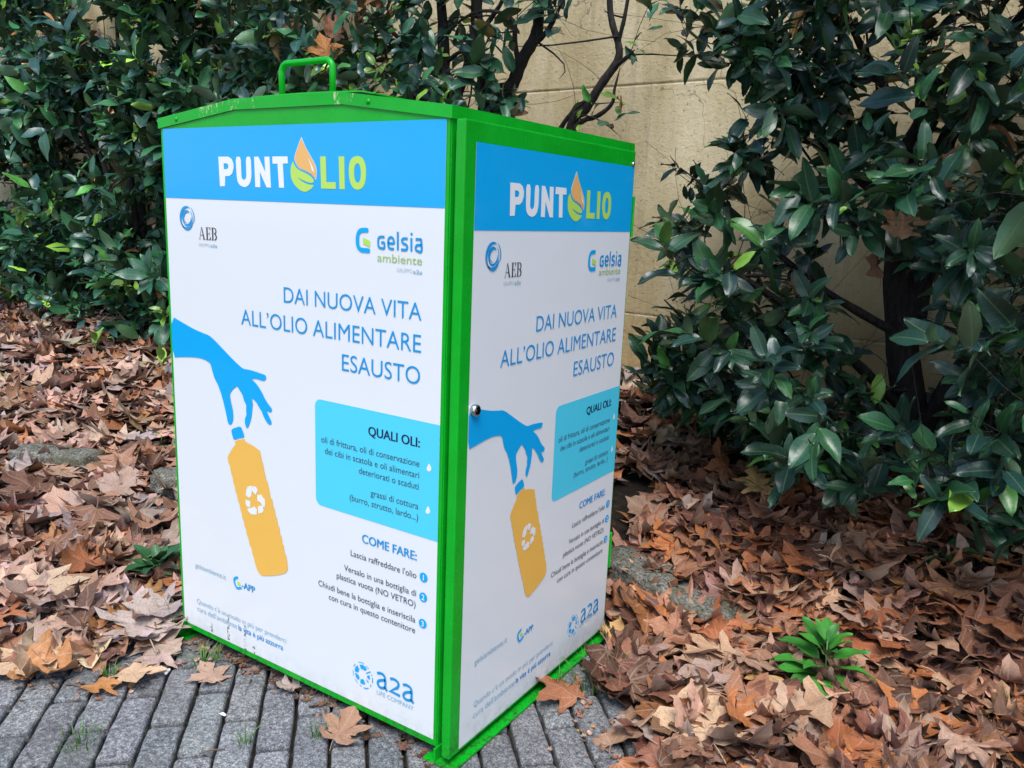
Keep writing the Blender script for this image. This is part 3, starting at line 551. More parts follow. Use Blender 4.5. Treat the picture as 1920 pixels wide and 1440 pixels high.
def build_sheet(side, cfg, label):
    s = Sheet(side); Wd = cfg['W']
    s.root = s.put('printed_panel', 'white', [rect(0, cfg['zb'], Wd, cfg['zt'])], 0, label); s.root.parent = BIN
    s.put('header_band', 'blue', [rect(0, cfg['zh'], Wd, cfg['zt'])], 1)
    a = cfg['title']; t = lambda *k: fill2d([xf(T[q], a) for q in k])
    s.put('title_letters', 'print_white', [t('P', 'Ph'), fill2d([xf(chaikin(T['U']), a)]), t('N'), t('T')], 2, 'white title letters on the blue band')
    s.put('title_letters', 'lime', [t('L'), t('I'), fill2d([xf(chaikin(T['O']), a), xf(chaikin(T['Oh']), a)])], 2, 'lime green title letters on the blue band')
    sm = lambda k, n=4: xf(catmull(T[k], n, True), a)
    s.put('drop_outline', 'silver', [fill2d([xf(chaikin(chaikin(T['dropA'])), a)])], 2); s.put('drop_emblem', 'orange', [fill2d([xf(chaikin(chaikin(T['dropAin'])), a)])], 3)
    s.put('drop_glint', 'print_white', [fill2d([xf(T['dropHi'], a)])], 4); s.put('leaf_emblem', 'lime', [fill2d([xf(chaikin(chaikin(T['dropB'])), a)])], 2)
    a = cfg['aeb']; c = (79, 1106.5)
    def arc(r, a0, a1, wmax, pk, n=36):
        p = []; w = []
        for k in range(n+1):
            q = k/n; an = R(a0+(a1-a0)*q); rr = r*(1+.03*math.sin(an*2)); p.append((c[0]+rr*math.cos(an)*.97, c[1]+rr*math.sin(an)*1.04))
            w.append(max(.25, wmax*(math.sin(math.pi*min(1, q/pk/2) if q < pk else math.pi*(.5+.5*(q-pk)/(1-pk)))**.8)))
        v, f = stroke2d(p, w); return xf(v, a), f
    s.put('ring_emblem', 'ink_blue', [arc(24.5, 60, 250, 8, .45), arc(24, 215, 345, 7.5, .5), arc(27.5, 62, -25, 3.4, .75), arc(15, 45, 235, 8.5, .5), arc(16, 205, 372, 5, .5), arc(20.5, 62, -60, 2.2, .6), arc(11, 190, 280, 1.6, .4)], 2)
    u0, u1, vb, cap_ = (121, 187, 1059.5, 28.5) if side == 0 else (105.5, 168.5, 1022, 28.5); k = (u1-u0)/2.53
    s.put('company_letters', 'ink_black', [([(u0+(x+.04)*k, vb+y*cap_) for x, y in v], f) for v, f in serif_AEB()], 2)
    a = cfg['gel']; s.put('letter_emblem', 'blue', [fill2d([xf(chaikin(T['Gm']), a)])], 2); s.put('leaf_emblem', 'lime', [fill2d([xf(T['Gl'], a)])], 2)
    gl = []
    for k in ('s_g', 's_e', 's_l', 's_s', 's_i', 's_idot', 's_a'):
        v, f = stroke2d(catmull(T[k], 4) if k not in ('s_l', 's_i', 's_idot') else T[k], 5.0); gl.append((xf(v, a), f))
    s.put('brand_letters', 'ink_blue', gl, 2)
    a = cfg['hand']; clip = lambda lp: [(max(u, .5), v) for u, v in lp]
    s.put('hand_picture', 'blue', [fill2d([clip(xf(chaikin(T['hand']), a))])], 2); s.put('bottle_cap_picture', 'blue', [fill2d([xf(chaikin(T['cap']), a)])], 2)
    s.put('bottle_picture', 'amber', [fill2d([xf(T['bottle'], a)])], 2); s.put('recycling_symbol', 'print_white', [fill2d([xf(T['rec%d' % i], a)]) for i in range(6)], 3)
    b = cfg['box']; r = 17
    cl = [(b[2], b[1]), (b[2], b[3])]+[(b[0]+r-r*math.sin(q*math.pi/12), b[3]-r+r*math.cos(q*math.pi/12)) for q in range(7)]+[(b[0]+r-r*math.cos(q*math.pi/12), b[1]+r-r*math.sin(q*math.pi/12)) for q in range(7)]
    s.put('info_box', 'cyan', [fill2d([cl])], 1)
    dr = [T['dropS'], T['dropS2']]
    if side: c0 = np.mean(dr[0], 0); dr = [[(645+(u-c0[0])*.8, 635+v-c0[1]) for u, v in dr[0]], [(646+(u-c0[0])*.8, 547+v-c0[1]) for u, v in dr[0]]]
    for q in dr: s.put('drop_icon', 'print_white', [fill2d([chaikin(q)])], 2)
    a = cfg['gapp']; s.put('app_emblem', 'blue', [fill2d([xf(chaikin(T['pG']), a)])], 2); s.put('leaf_emblem', 'lime', [fill2d([xf(T['pL'], a)])], 2)
    a = cfg['a2a']; zs = []
    for k in ('a1', 'a1b', 'two', 'a3', 'a3b'):
        p = T['z_'+k]; p = catmull(p, 4) if k != 'two' else catmull(p[:6], 4)[:-1]+[p[5], p[6], p[7]]
        v, f = stroke2d(p, 6.4); zs.append((xf(v, a), f))
    s.put('group_letters', 'ink_blue', zs, 2)
    wh = [fill2d([xf(T['sw%d' % i], a)]) for i in range(7)]
    for i in range(10): v, f = stroke2d(T['sd%d' % i], 2.6 if i > 5 else 1.6); wh.append((xf(v, a), f))
    s.put('wheel_emblem', 'blue', wh, 2)
    for i, (u, v) in enumerate(cfg['circ']):
        o = s.put('number_badge', 'blue', [fill2d([circ(u, v, 10.5)])], 2); vv, ff = text2d(str(i+1), .01)
        mx = (min(p[0] for p in vv)+max(p[0] for p in vv))/2; s.put('number', 'print_white', [([(u+(x-mx)*17, v-6+y*17) for x, y in vv], ff)], 3)
    for txt, fr, sd, ink, off, blk in LINES:
        u0, u1, v = fr if side == 0 else sd; bold = off > .005
        v2, f2 = textfit(txt, u0, u1, v, .0 if bold else off, HEIGHTS.get(blk)); o = s.put(blk, ink, [(v2, f2)], 2)
        if bold:                        # heavier strokes: the same line again, a hair to either side and proud of it
            me = o.data; hh = max(q[1] for q in v2)-v; V = []; F = []
            for i, dx in enumerate((-.035, .035, 0)):
                dx *= hh*off/.022; n = len(V); V += [s.p(a+dx, b_, 2+.14*i) for a, b_ in v2]; F += [[q+n for q in p.vertices] for p in me.polygons]
            m2 = bpy.data.meshes.new(blk); m2.from_pydata(V, [], F); m2.materials.append(M[ink]); o.data = m2; bpy.data.meshes.remove(me)
build_sheet(0, FRONT, 'wide printed panel on the front')
build_sheet(1, SIDE, 'narrower printed panel on the side door')
# ---------------------------------------------------------------- leaves, shrubs, litter
def tri(faces):
    o = []
    for f in faces:
        for i in range(1, len(f)-1): o.append((f[0], f[i], f[i+1]))
    return np.array(o, dtype=np.int32)
def frames(dirs, nors):                 # rows: x (across), y (along), z (normal)
    y = dirs/np.linalg.norm(dirs, axis=1, keepdims=True); x = np.cross(y, nors); x /= np.linalg.norm(x, axis=1, keepdims=True)+1e-9
    return np.stack([x, y, np.cross(x, y)], axis=1)
class Scatter:                          # many small copies gathered into one mesh
    def __init__(s): s.V = []; s.F = []; s.T = []; s.U = []; s.n = 0
    def add(s, tv, tf, tu, pos, fr, size, tint):
        N = len(pos); k = len(tv)
        v = np.einsum('vj,njk->nvk', tv, fr)*size[:, None, None]+pos[:, None, :]
        s.V.append(v.reshape(-1, 3)); s.F.append((tf[None]+(np.arange(N)*k)[:, None, None]+s.n).reshape(-1, 3))
        s.T.append(np.repeat(tint, k, axis=0)); s.U.append(np.tile(tu, (N, 1))); s.n += N*k
    def build(s, name, m, parent=None, smooth=True):
        return obj(name, np.concatenate(s.V), np.concatenate(s.F), m, parent, smooth, np.concatenate(s.T), np.concatenate(s.U))
# evergreen leaf: elliptic blade, folded along the midrib, arched; unit length along +y
def laurel(seed, wide=.17, arch=.25, fold=.25, wav=.02, rows=9, qs=(-1, -.52, 0, .52, 1)):
    r = random.Random(seed); nq = len(qs); v = [(0, -.12, 0)]; uv = [(0, -.12)]; f = []
    for i in range(rows):
        t = i/(rows-1); w = wide*(math.sin(math.pi*min(1, t**.9*.98+.02)))**.72 if 0 < t < 1 else .006
        z = -arch*(t-.35)**2+arch*.12
        for q in qs:
            zz = z+fold*abs(q)*w+(wav*math.sin(t*9+q*2+seed)+r.uniform(-.006, .006))*abs(q); ser = (.006 if i % 2 else -.004)*(abs(q) == 1)
            v.append((q*(w+ser), t, zz)); uv.append((q*w, t))
    for i in range(rows-1):
        for q in range(nq-1): a = 1+i*nq+q; f.append((a, a+1, a+nq+1, a+nq))
    f += [(0, q+2, q+1) for q in range(nq-1)]
    return np.array(v), tri(f), np.array(uv)
LW = ([.19, .215, .17, .205], [.3, .1, .45, -.12, .22, .35], [.25, .4, .15, .3])
LAUREL = [laurel(i, LW[0][i % 4], LW[1][i % 6], LW[2][i % 4], .02+.012*(i % 3)) for i in range(8)]
LAUREL_FAR = [laurel(i, LW[0][i % 4], LW[1][i % 6], LW[2][i % 4], .02+.012*(i % 3), 6, (-1, 0, 1)) for i in range(8)]
# plane tree leaf: five toothed lobes; unit height about 1, stalk end at the origin
HALF = [(0, 0), (.10, -.05), (.22, -.03), (.30, .03), (.44, .04), (.56, .10), (.46, .17), (.36, .19), (.27, .27), (.37, .31), (.43, .38), (.56, .42), (.71, .57), (.54, .58), (.43, .64), (.30, .61), (.21, .61), (.25, .70), (.31, .80), (.21, .83), (.15, .93), (.07, .98), (0, 1.10)]
SIMPLE = [(0, 0), (.26, 0), (.56, .10), (.28, .26), (.70, .55), (.40, .62), (.21, .61), (.29, .80), (.13, .93), (0, 1.10)]
def plane_leaf(seed, curl, simple=False, stalk=True, mid=False):
    r = random.Random(seed); h = SIMPLE if simple else HALF; rings = (.5,) if simple else (.34, .68) if not mid else (.58,)
    asym = r.uniform(.86, 1.12)
    out = [(x, y) for x, y in h]+[(-x*asym, y) for x, y in reversed(h[1:-1])]
    out = [(x*(1+r.uniform(-.05, .05)), y+r.uniform(-.018, .018)) for x, y in out]; n = len(out); c = (0, .30)
    pts = [c]
    for k in rings: pts += [(c[0]+(x-c[0])*k, c[1]+(y-c[1])*k) for x, y in out]
    pts += out; f = []
    for i in range(n): f.append((0, 1+i, 1+(i+1) % n))
    for q in range(len(rings)):
        for i in range(n): a = 1+q*n; b = 1+(i+1) % n; f.append((a+i, a+n+i, a+n+(i+1) % n, a+(i+1) % n))
    cx, cy, tw = curl*r.uniform(.4, 1.3)*r.choice((1, 1, -1)), curl*r.uniform(-.5, 1.1), r.uniform(-.5, .5)*curl
    ph = [r.uniform(0, 6.3) for _ in range(6)]; axis = r.uniform(-.7, .7); V = []; ca, sa = math.cos(axis), math.sin(axis)
    for x, y in pts:
        y0 = y-.4; rr = math.hypot(x, y0); an = math.atan2(x, y0)
        z = (.05+.03*curl)*rr*math.sin(an*5+ph[0])+.035*math.sin(x*9+ph[1])*math.sin(y*8+ph[2])+.02*math.sin(x*21+ph[3])*math.sin(y*19+ph[4])
        z += .13*curl*max(0, rr-.28)**1.5*(1+.7*math.sin(an*2+ph[5]))
        a, b = x*ca+y0*sa, -x*sa+y0*ca
        def bend(p, zz, k):
            if abs(k) < 1e-3: return p, zz
            th = p*k; R_ = 1/k; return (R_-zz)*math.sin(th), R_-(R_-zz)*math.cos(th)
        a, z = bend(a, z, cx); b, z = bend(b, z, cy*.8); z += tw*a*b
        V.append((a*ca-b*sa, a*sa+b*ca, z))
    UV = list(pts); F = list(f)
    if stalk:
        base = len(V); k0 = Vector(V[1+len(rings)*n]); p = [k0, k0+Vector((.02, -.14, .03)), k0+Vector((.06, -.30, .0))]
        for q in p: V += [(q.x-.011, q.y, q.z), (q.x+.011, q.y, q.z), (q.x, q.y, q.z+.018)]; UV += [(.3, -.1)]*3
        for i in range(2):
            for s_ in range(3): F.append((base+3*i+s_, base+3*i+(s_+1) % 3, base+3*i+3+(s_+1) % 3, base+3*i+3+s_))
    V = np.array(V); V[:, 2] -= np.quantile(V[:, 2], .08)
    return V, tri(F), np.array(UV)
DEAD = [plane_leaf(20+i, [.15, .5, .9, 1.3, 1.7, 2.2, .35, .7][i % 8]) for i in range(16)]
DEADS = [plane_leaf(60+i, [.25, .6, 1.0, 1.5, 2.6, .4][i % 6], True, i % 3 == 0) for i in range(18)]
DEADM = [plane_leaf(90+i, [.25, .6, 1.0, 1.5, 2.6, .4, 2.0, .8][i % 8], False, i % 3 == 0, True) for i in range(24)]
BROWN = np.array([(.50, .32, .235), (.37, .205, .13), (.23, .115, .072), (.12, .065, .046), (.50, .22, .085), (.44, .32, .255), (.40, .335, .31), (.17, .085, .058), (.38, .15, .065), (.54, .41, .28)])
PALE = np.array([.20, .14, .10, .06, .06, .21, .10, .03, .05, .04]); WARM = np.array([.10, .21, .19, .12, .11, .05, .02, .10, .08, .02])
def brown(n, warm):                     # left tints carry the brighter light; right tints warmer, darkened for shade
    w = np.asarray(warm); pick = np.where(rng.random(n) < w, rng.choice(10, n, p=WARM/WARM.sum()), rng.choice(10, n, p=PALE/PALE.sum()))
    c = BROWN[pick]*rng.uniform(.55, 1.3, (n, 1))*np.where(w[:, None] > .5, np.array([[.92, .76, .68]]), np.array([[1.0, .95, .95]])); return np.clip(c*(1+rng.normal(0, .05, (n, 3))), .01, .8)
def in_bin(x, y, m=.0): return (-W-.02-m < x) & (x < .07+m) & (y > -.02-m) & (y < D+.02+m)
def front_edge(x):                      # where the litter gives way to clean pavers
    xs = [-4, -1.6, -1.25, -1.05, -.93, -.86, -.76, -.66, -.5, 0, .08, .16, .26, .34, .6, 2.5]; ys = [-1.6, -.58, -.48, -.33, -.27, -.20, -.10, .1, .6, .70, .60, .40, .36, .22, -.2, -1.2]
    return np.interp(x, xs, ys)
def nrm_rand(n, tilt):
    a = rng.uniform(0, 2*np.pi, n); t = np.abs(rng.normal(0, tilt, n)); return np.stack([np.sin(t)*np.cos(a), np.sin(t)*np.sin(a), np.cos(t)], 1)
def yaw_dir(n):
    a = rng.uniform(0, 2*np.pi, n); return np.stack([np.cos(a), np.sin(a), np.zeros(n)], 1)
GZ = np.vectorize(gz); YW = np.vectorize(yw); YK = np.vectorize(yk)
CAMP = np.array((.9493, -1.2274, 1.1465))
def litter():
    sc = Scatter()
    def lay(n, xr, yr, s0, s1, hmax, tilt, tmpl, keepfn=None):
        x = rng.uniform(*xr, n); y = rng.uniform(*yr, n); ok = (y < YW(x)-.03) & ~in_bin(x, y, .03) & (y > front_edge(x)+rng.normal(0, .035, n))
        if keepfn is not None: ok &= keepfn(x, y)
        # thin toward the edge
        dd = y-front_edge(x); ok &= rng.random(n) < np.clip(.35+dd*2.2, 0, 1)
        x, y, dd = x[ok], y[ok], dd[ok]; n = len(x)
        z = GZ(x, y)+rng.uniform(.0, 1, n)*hmax*np.clip(.25+dd*2.5, 0, 1)+.003; nn = nrm_rand(n, tilt); pick = rng.integers(0, len(tmpl), n)
        col = brown(n, np.clip((x+.55)/.9, 0, 1)); size = rng.uniform(s0, s1, n)*np.where(rng.random(n) < .25, .6, 1)
        # older, darker leaves lie lower and under the shrubs
        for k in range(len(tmpl)):
            q = pick == k
            if q.any(): sc.add(*tmpl[k], np.stack([x, y, z], 1)[q], frames(yaw_dir(q.sum()), nn[q]), size[q], col[q])
    far = lambda x, y: np.hypot(x-CAMP[0], y-CAMP[1]) > 2.9
    near = lambda x, y: np.hypot(x-CAMP[0], y-CAMP[1]) <= 2.95
    lay(5200, (-7.2, -.8), (-.4, 2.6), .10, .17, .05, .40, DEADS, far)
    lay(1700, (-.9, 2.2), (.3, 2.2), .10, .17, .05, .40, DEADS, far)
    lay(1500, (-1.7, -.8), (-.6, 1.6), .09, .16, .055, .42, DEADM, near)
    lay(3300, (-.1, 2.1), (-.3, 2.1), .085, .16, .065, .45, DEADM, near)
    lay(900, (-.1, 2.1), (-.3, 2.1), .04, .08, .05, .7, DEADM, near)
    tag(sc.build('leaf_litter', 'dead_leaf'), kind='stuff')
litter()
# loose leaves one can tell apart
_lm = {}
def leaf_mesh(i, col, simple=False):
    key = (i, col)
    if key not in _lm:
        tv, tf, tu = DEAD[i % 16]; o = obj('plane_leaf', tv, tf, 'dead_leaf', None, True, np.array(col)[None].repeat(len(tv), 0), tu); _lm[key] = o.data; bpy.data.objects.remove(o)
    return _lm[key]
def loose(i, col, x, y, z, size, yaw, tiltx=0.0, tilty=0.0, label=None, group=None, name='plane_leaf', cat='leaf'):
    o = bpy.data.objects.new(name, leaf_mesh(i, tuple(col))); link(o); o.location = (x, y, z); o.scale = (size,)*3; o.rotation_euler = (tiltx, tilty, yaw)
    return tag(o, label, cat, group)
TAN, GOLD, RUST, DKBR, PINK, GREY, ORNG, MID = (.62, .41, .25), (.62, .37, .14), (.36, .14, .065), (.15, .08, .055), (.44, .28, .20), (.47, .37, .32), (.52, .22, .065), (.37, .21, .13)
GL = 'loose plane leaves'
SPECIAL = [ # shape, colour, x, y, lift, size, yaw(deg), tilt x, tilt y, label
 (0, TAN, .44, .40, .055, .185, 35, .16, -.1, 'large pale tan plane leaf lying open near the right corner of the pavers'),
 (2, GREY, .31, .345, .02, .12, 150, .2, .1, 'greyish curled plane leaf beside the large tan leaf'),
 (6, TAN, .37, 1.01, .075, .19, -150, .35, .1, 'pale tan plane leaf lying just right of the lichen covered kerb stone'),
 (1, GOLD, .47, .68, .045, .115, 200, .25, 0, 'golden plane leaf with upright lobes left of the bright green weed'),
 (8, RUST, .98, 1.12, .08, .23, 100, .1, .15, 'wide rust brown plane leaf cut by the right edge of the picture'),
 (14, (.40, .26, .18), .87, .60, .045, .16, 185, .2, .1, 'pinkish ribbed plane leaf at the bottom right of the bed'),
 (7, RUST, .72, .56, .04, .14, -60, .1, -.1, 'reddish brown plane leaf on the bottom edge right of centre'),
 (9, MID, .62, .53, .03, .125, 40, .2, .1, 'brown plane leaf at the bottom edge below the green weed'),
 (1, TAN, .49, .45, .04, .14, 120, .2, -.1, 'tan plane leaf below the large pale tan leaf'),
 (0, ORNG, .92, 1.33, .09, .17, 160, .3, .1, 'orange brown plane leaf under the shrub on the right'),
 (4, RUST, .045, .80, .06, .11, 70, .6, .2, 'crumpled rusty plane leaf pressed against the rear corner of the bin'),
 (5, GOLD, .085, .66, .03, .09, 10, .4, .3, 'curled yellowish plane leaf by the foot of the side door'),
 (1, GOLD, .22, 1.42, .12, .13, 30, .4, 0, 'orange yellow plane leaf on the slope behind the kerb stone'),
 (3, RUST, .08, 1.46, .13, .14, 90, .9, .1, 'dark red plane leaf standing on edge behind the bin'),
 (14, PINK, .66, 1.05, .06, .17, -20, .1, .1, 'broad pinkish plane leaf above the green weed'),
 (2, RUST, .085, .36, .018, .12, 100, .25, .1, 'rusty curled plane leaf resting on the green skid of the bin'),
 (11, MID, -.225, -.055, .012, .105, 20, .15, .2, 'crumpled brown plane leaf alone on the pavers in front of the bin'),
 (9, PINK, -.64, -.085, .008, .085, 80, .1, .1, 'small two coloured plane leaf on the pavers below the slogan'),
 (4, GREY, -.45, -.004, .006, .06, 150, .2, 0, 'small grey plane leaf half under the front edge of the bin'),
 (3, ORNG, -.80, -.275, .008, .075, 200, .1, .1, 'small orange plane leaf at the front of the left leaf drift'),
 (10, TAN, -.775, -.20, .012, .11, 250, .2, .1, 'tan rolled plane leaf on the pavers next to the cigarette end'),
 (8, TAN, -1.03, -.33, .012, .15, 170, .1, .05, 'pale three pointed plane leaf at the front of the left drift'),
 (6, GREY, -.93, -.06, .05, .19, 60, .2, .1, 'broad bleached plane leaf on top of the left drift'),
 (14, MID, -1.18, -.05, .05, .18, 100, .15, -.1, 'ribbed brown plane leaf on the left drift'),
 (0, GREY, -1.13, .32, .06, .19, 20, .25, .2, 'pale lilac plane leaf beside the left edge of the bin'),
]
for i, col, x, y, lift, size, yaw, tx, ty, lab in SPECIAL: loose(i, col, x, y, gz(x, y)+lift, size, R(yaw), tx, ty, lab)
def loose_field(n, xr, yr, warm, label, group, s0=.11, s1=.19):
    k = 0; tries = 0
    while k < n and tries < 20000:
        tries += 1; x = random.uniform(*xr); y = random.uniform(*yr)
        if in_bin(x, y, .05) or y < front_edge(x)+.03 or y > yw(x)-.1: continue
        if math.hypot(x-.61, y-.81) < .09: continue
        dd = y-float(front_edge(x)); c = BROWN[rng.choice(10, p=WARM/WARM.sum() if random.random() < warm else PALE/PALE.sum())]
        c = tuple(round(float(q)*k_, 2) for q, k_ in zip(c, (.92, .74, .64) if warm > .5 else (1.0, .94, .93)))  # right bed leaves warmed and darkened, shade put into the tint
        loose(random.randrange(16), c, x, y, gz(x, y)+.012+min(.055, dd*.16), random.uniform(s0, s1), random.uniform(0, 6.28), random.gauss(0, .28), random.gauss(0, .28), label, group); k += 1
loose_field(150, (.05, 1.5), (-.2, 1.5), 1.0, 'dry brown plane leaf on top of the litter to the right of the bin', 'dry leaves on the litter right of the bin')
loose_field(110, (-2.2, -.9), (-.5, 1.2), .1, 'pale plane leaf on top of the litter to the left of the bin', 'bleached leaves on the litter left of the bin', .12, .19)

# ---- shrubs
GREENS = np.array([(.008, .032, .017), (.011, .042, .021), (.006, .024, .016), (.012, .052, .019), (.018, .075, .024), (.008, .030, .024), (.035, .12, .022), (.14, .27, .03), (.20, .09, .03)])
def gtint(n, p): return np.clip(GREENS[rng.choice(9, n, p=p)]*rng.uniform(.75, 1.3, (n, 1)), .004, .6)
PG = np.array([.20, .20, .14, .16, .09, .13, .045, .025, .01]); PG = PG/PG.sum()
def shrub(name, label, loc, trunks, tips, size=(.10, .15), per=(5, 9), probs=PG, group=None, face=(0, -1, .25), tmpl=LAUREL, bare=60, lum=1.0):
    """trunks: polylines of ((x, y, z), radius); tips: array of twig ends"""
    th = thing(name, label, 'shrub', loc, group); L = Vector(loc)
    nodes = []; mb = MB()
    for tr in trunks:
        p = catmull([q[0] for q in tr], 5); rad = np.interp(np.linspace(0, 1, len(p)), np.linspace(0, 1, len(tr)), [q[1] for q in tr]); rad[-5:] *= np.linspace(1, .25, 5)
        jit = [(a[0]+.006*vnoise(a[2]*9, a[0]*5, 1), a[1]+.006*vnoise(a[2]*8, a[1]*4, 2), a[2]) for a in p]
        mb.tube([Vector(q)-L for q in jit], [r_*(1+.12*vnoise(i*1.3, r_*40)) for i, r_ in enumerate(rad)], 9 if max(rad) > .02 else 6)
        nodes += [(q, r_) for q, r_ in zip(jit, rad)]
    mb.build('trunk', 'bark', th, True)
    NP = np.array([q for q, _ in nodes]); NR = np.array([r_ for _, r_ in nodes]); tw = MB(); sc = Scatter()
    tips = np.asarray(tips); order = np.argsort([np.min(np.sum((NP-t)**2, 1)) for t in tips]); pos = []; dirs = []; nors = []; sz = []; col = []
    face = np.array(face)/np.linalg.norm(face)
    for t in tips[order]:
        d2 = np.sum((NP-t)**2, 1)+np.where(NP[:, 2] > t[2]+.1, .15, 0); k = int(np.argmin(d2)); a = NP[k]; dist = math.sqrt(np.sum((a-t)**2))
        midp = (a+t)/2+np.array([rng.normal(0, .10), rng.normal(0, .10), -.10+rng.normal(0, .05)])*dist
        r0 = min(NR[k]*.75, .0035+.012*dist); q = [tuple((1-s)**2*a+2*s*(1-s)*midp+s*s*t) for s in np.linspace(0, 1, 6)]
        tw.tube([Vector(c)-L for c in q], list(np.linspace(r0, .0014, 6)), 5, False)
        NP = np.vstack([NP, np.array(q)[2:5]]); NR = np.concatenate([NR, np.linspace(r0, .0016, 6)[2:5]])
        ax = np.array(q[5])-np.array(q[4]); ax = ax/(np.linalg.norm(ax)+1e-9); ax = ax*.6+face*.25+rng.normal(0, .38, 3)+np.array([0, 0, .22]); ax /= np.linalg.norm(ax)
        n = rng.integers(per[0], per[1]+1); b = np.cross(ax, [.3, .2, 1]); b /= np.linalg.norm(b); c = np.cross(ax, b); ph = rng.uniform(0, 6.28); young = rng.random() < .045
        s_cl = rng.uniform(*size)*(.62 if young else 1); tint = gtint(n, probs)*np.array([lum, lum, lum*1.08])  # lum lightens leaf tints to paint in sunlight and a bluish sheen
        if young: tint = np.clip(np.array([(.13, .25, .035)])*rng.uniform(.6, 1.3, (n, 1)), 0, .6)
        if rng.random() < .012: tint = np.clip(np.array([(.22, .085, .03)])*rng.uniform(.5, 1.2, (n, 1)), 0, .6)
        for j in range(n):
            an = ph+j*2.4+rng.normal(0, .35); back = -.12*(1-j/n)**1.2*s_cl/.12; out = rng.uniform(.25, 1.0) if j > n*.3 else rng.uniform(.8, 1.6)
            dr = ax*.55+(b*math.cos(an)+c*math.sin(an))*out; dr[2] -= rng.uniform(-.25, .55); dr /= np.linalg.norm(dr)
            nn = ax*.6+np.array([0, 0, .6])+rng.normal(0, .42, 3)+face*.3; pos.append(t+ax*back-L); dirs.append(dr); nors.append(nn); sz.append(s_cl*rng.uniform(.55, 1.15)); col.append(tint[j])
    for _ in range(bare):               # leafless thin shoots through the crown
        k = random.randrange(len(NP)); a = NP[k]; v = rng.normal(0, 1, 3)*np.array([1, .35, .8])+np.array([0, -.1, .45]); v /= np.linalg.norm(v); ln = random.uniform(.12, .5); w = rng.normal(0, .12, 3)
        pts = [a+v*ln*t_+w*ln*math.sin(math.pi*t_)+np.array([0, 0, -.12*ln*t_*t_]) for t_ in (0, .25, .5, .75, 1)]
        if any(q[1] > yw(q[0])-.02 or in_bin(q[0], q[1], .02) and q[2] < 1.42 or q[2] < .1 for q in pts): continue
        r0 = min(NR[k]*.7, .0045); tw.tube([Vector(q)-L for q in pts], [r0, r0*.85, r0*.7, r0*.5, .0008], 5, False)
    tw.build('twigs', 'bark', th, True)
    pos, dirs, nors, sz, col = map(np.array, (pos, dirs, nors, sz, col)); pick = rng.integers(0, 8, len(pos))
    for k in range(8):
        q = pick == k
        if q.any(): sc.add(*tmpl[k], pos[q], frames(dirs[q], nors[q]), sz[q], col[q])
    sc.build('foliage', 'leaf', th, True); return th
def cloud(n, xr, yr, zr, keep=None):
    out = []
    while len(out) < n:
        p = (random.uniform(*xr), random.uniform(*yr), random.uniform(*zr))
        if p[1] > yw(p[0])-.06 or p[2] < gz(p[0], p[1])+.05 or in_bin(p[0], p[1], .0) and p[2] < 1.4: continue
        if keep and not keep(*p): continue
        out.append(p)
    return np.array(out)
def stems(x, y, hs, spread, r0, n):
    t = []; z = gz(x, y)-.05
    for i in range(n):
        a = random.uniform(-1, 1); b = random.uniform(-.6, .3); h = hs*random.uniform(.75, 1.1); r_ = r0*random.uniform(.6, 1)
        t.append([((x+a*.05, y+b*.05, z), r_*1.25), ((x+a*spread*.3, y+b*spread*.2, z+h*.33), r_), ((x+a*spread*.55+random.uniform(-.08, .08), y+b*spread*.45, z+h*.66), r_*.7), ((x+a*spread, y+b*spread*.6, z+h), r_*.3)])
    return t
HG = 'evergreen shrubs along the wall'
gapn = lambda x, y, z: vnoise(x*2.6, z*3.0, 4)+.35*vnoise(x*7, z*7, 9) > -.20+max(0, (y-1.45))*.5
for cx, nt_, lab in ((-6.6, 420, 'dense evergreen shrub at the far left end of the hedge'), (-5.3, 480, 'dense evergreen shrub second from the left in the hedge'), (-4.1, 520, 'dense evergreen shrub in the left hedge, left of the bin'), (-3.0, 520, 'dense evergreen shrub in the left hedge, right behind the left side of the bin')):
    y0 = yw(cx)-.42
    shrub('evergreen_shrub', lab, (cx, y0, gz(cx, y0)), stems(cx, y0, 2.2, .75, .026, 5), cloud(nt_, (cx-.85, cx+.85), (y0-.42, y0+.36), (.36, 2.75), gapn), (.12, .18), group=HG, tmpl=LAUREL_FAR, bare=140, lum=2.5)  # hedge leaf tints brightened, sunlight painted into the colour
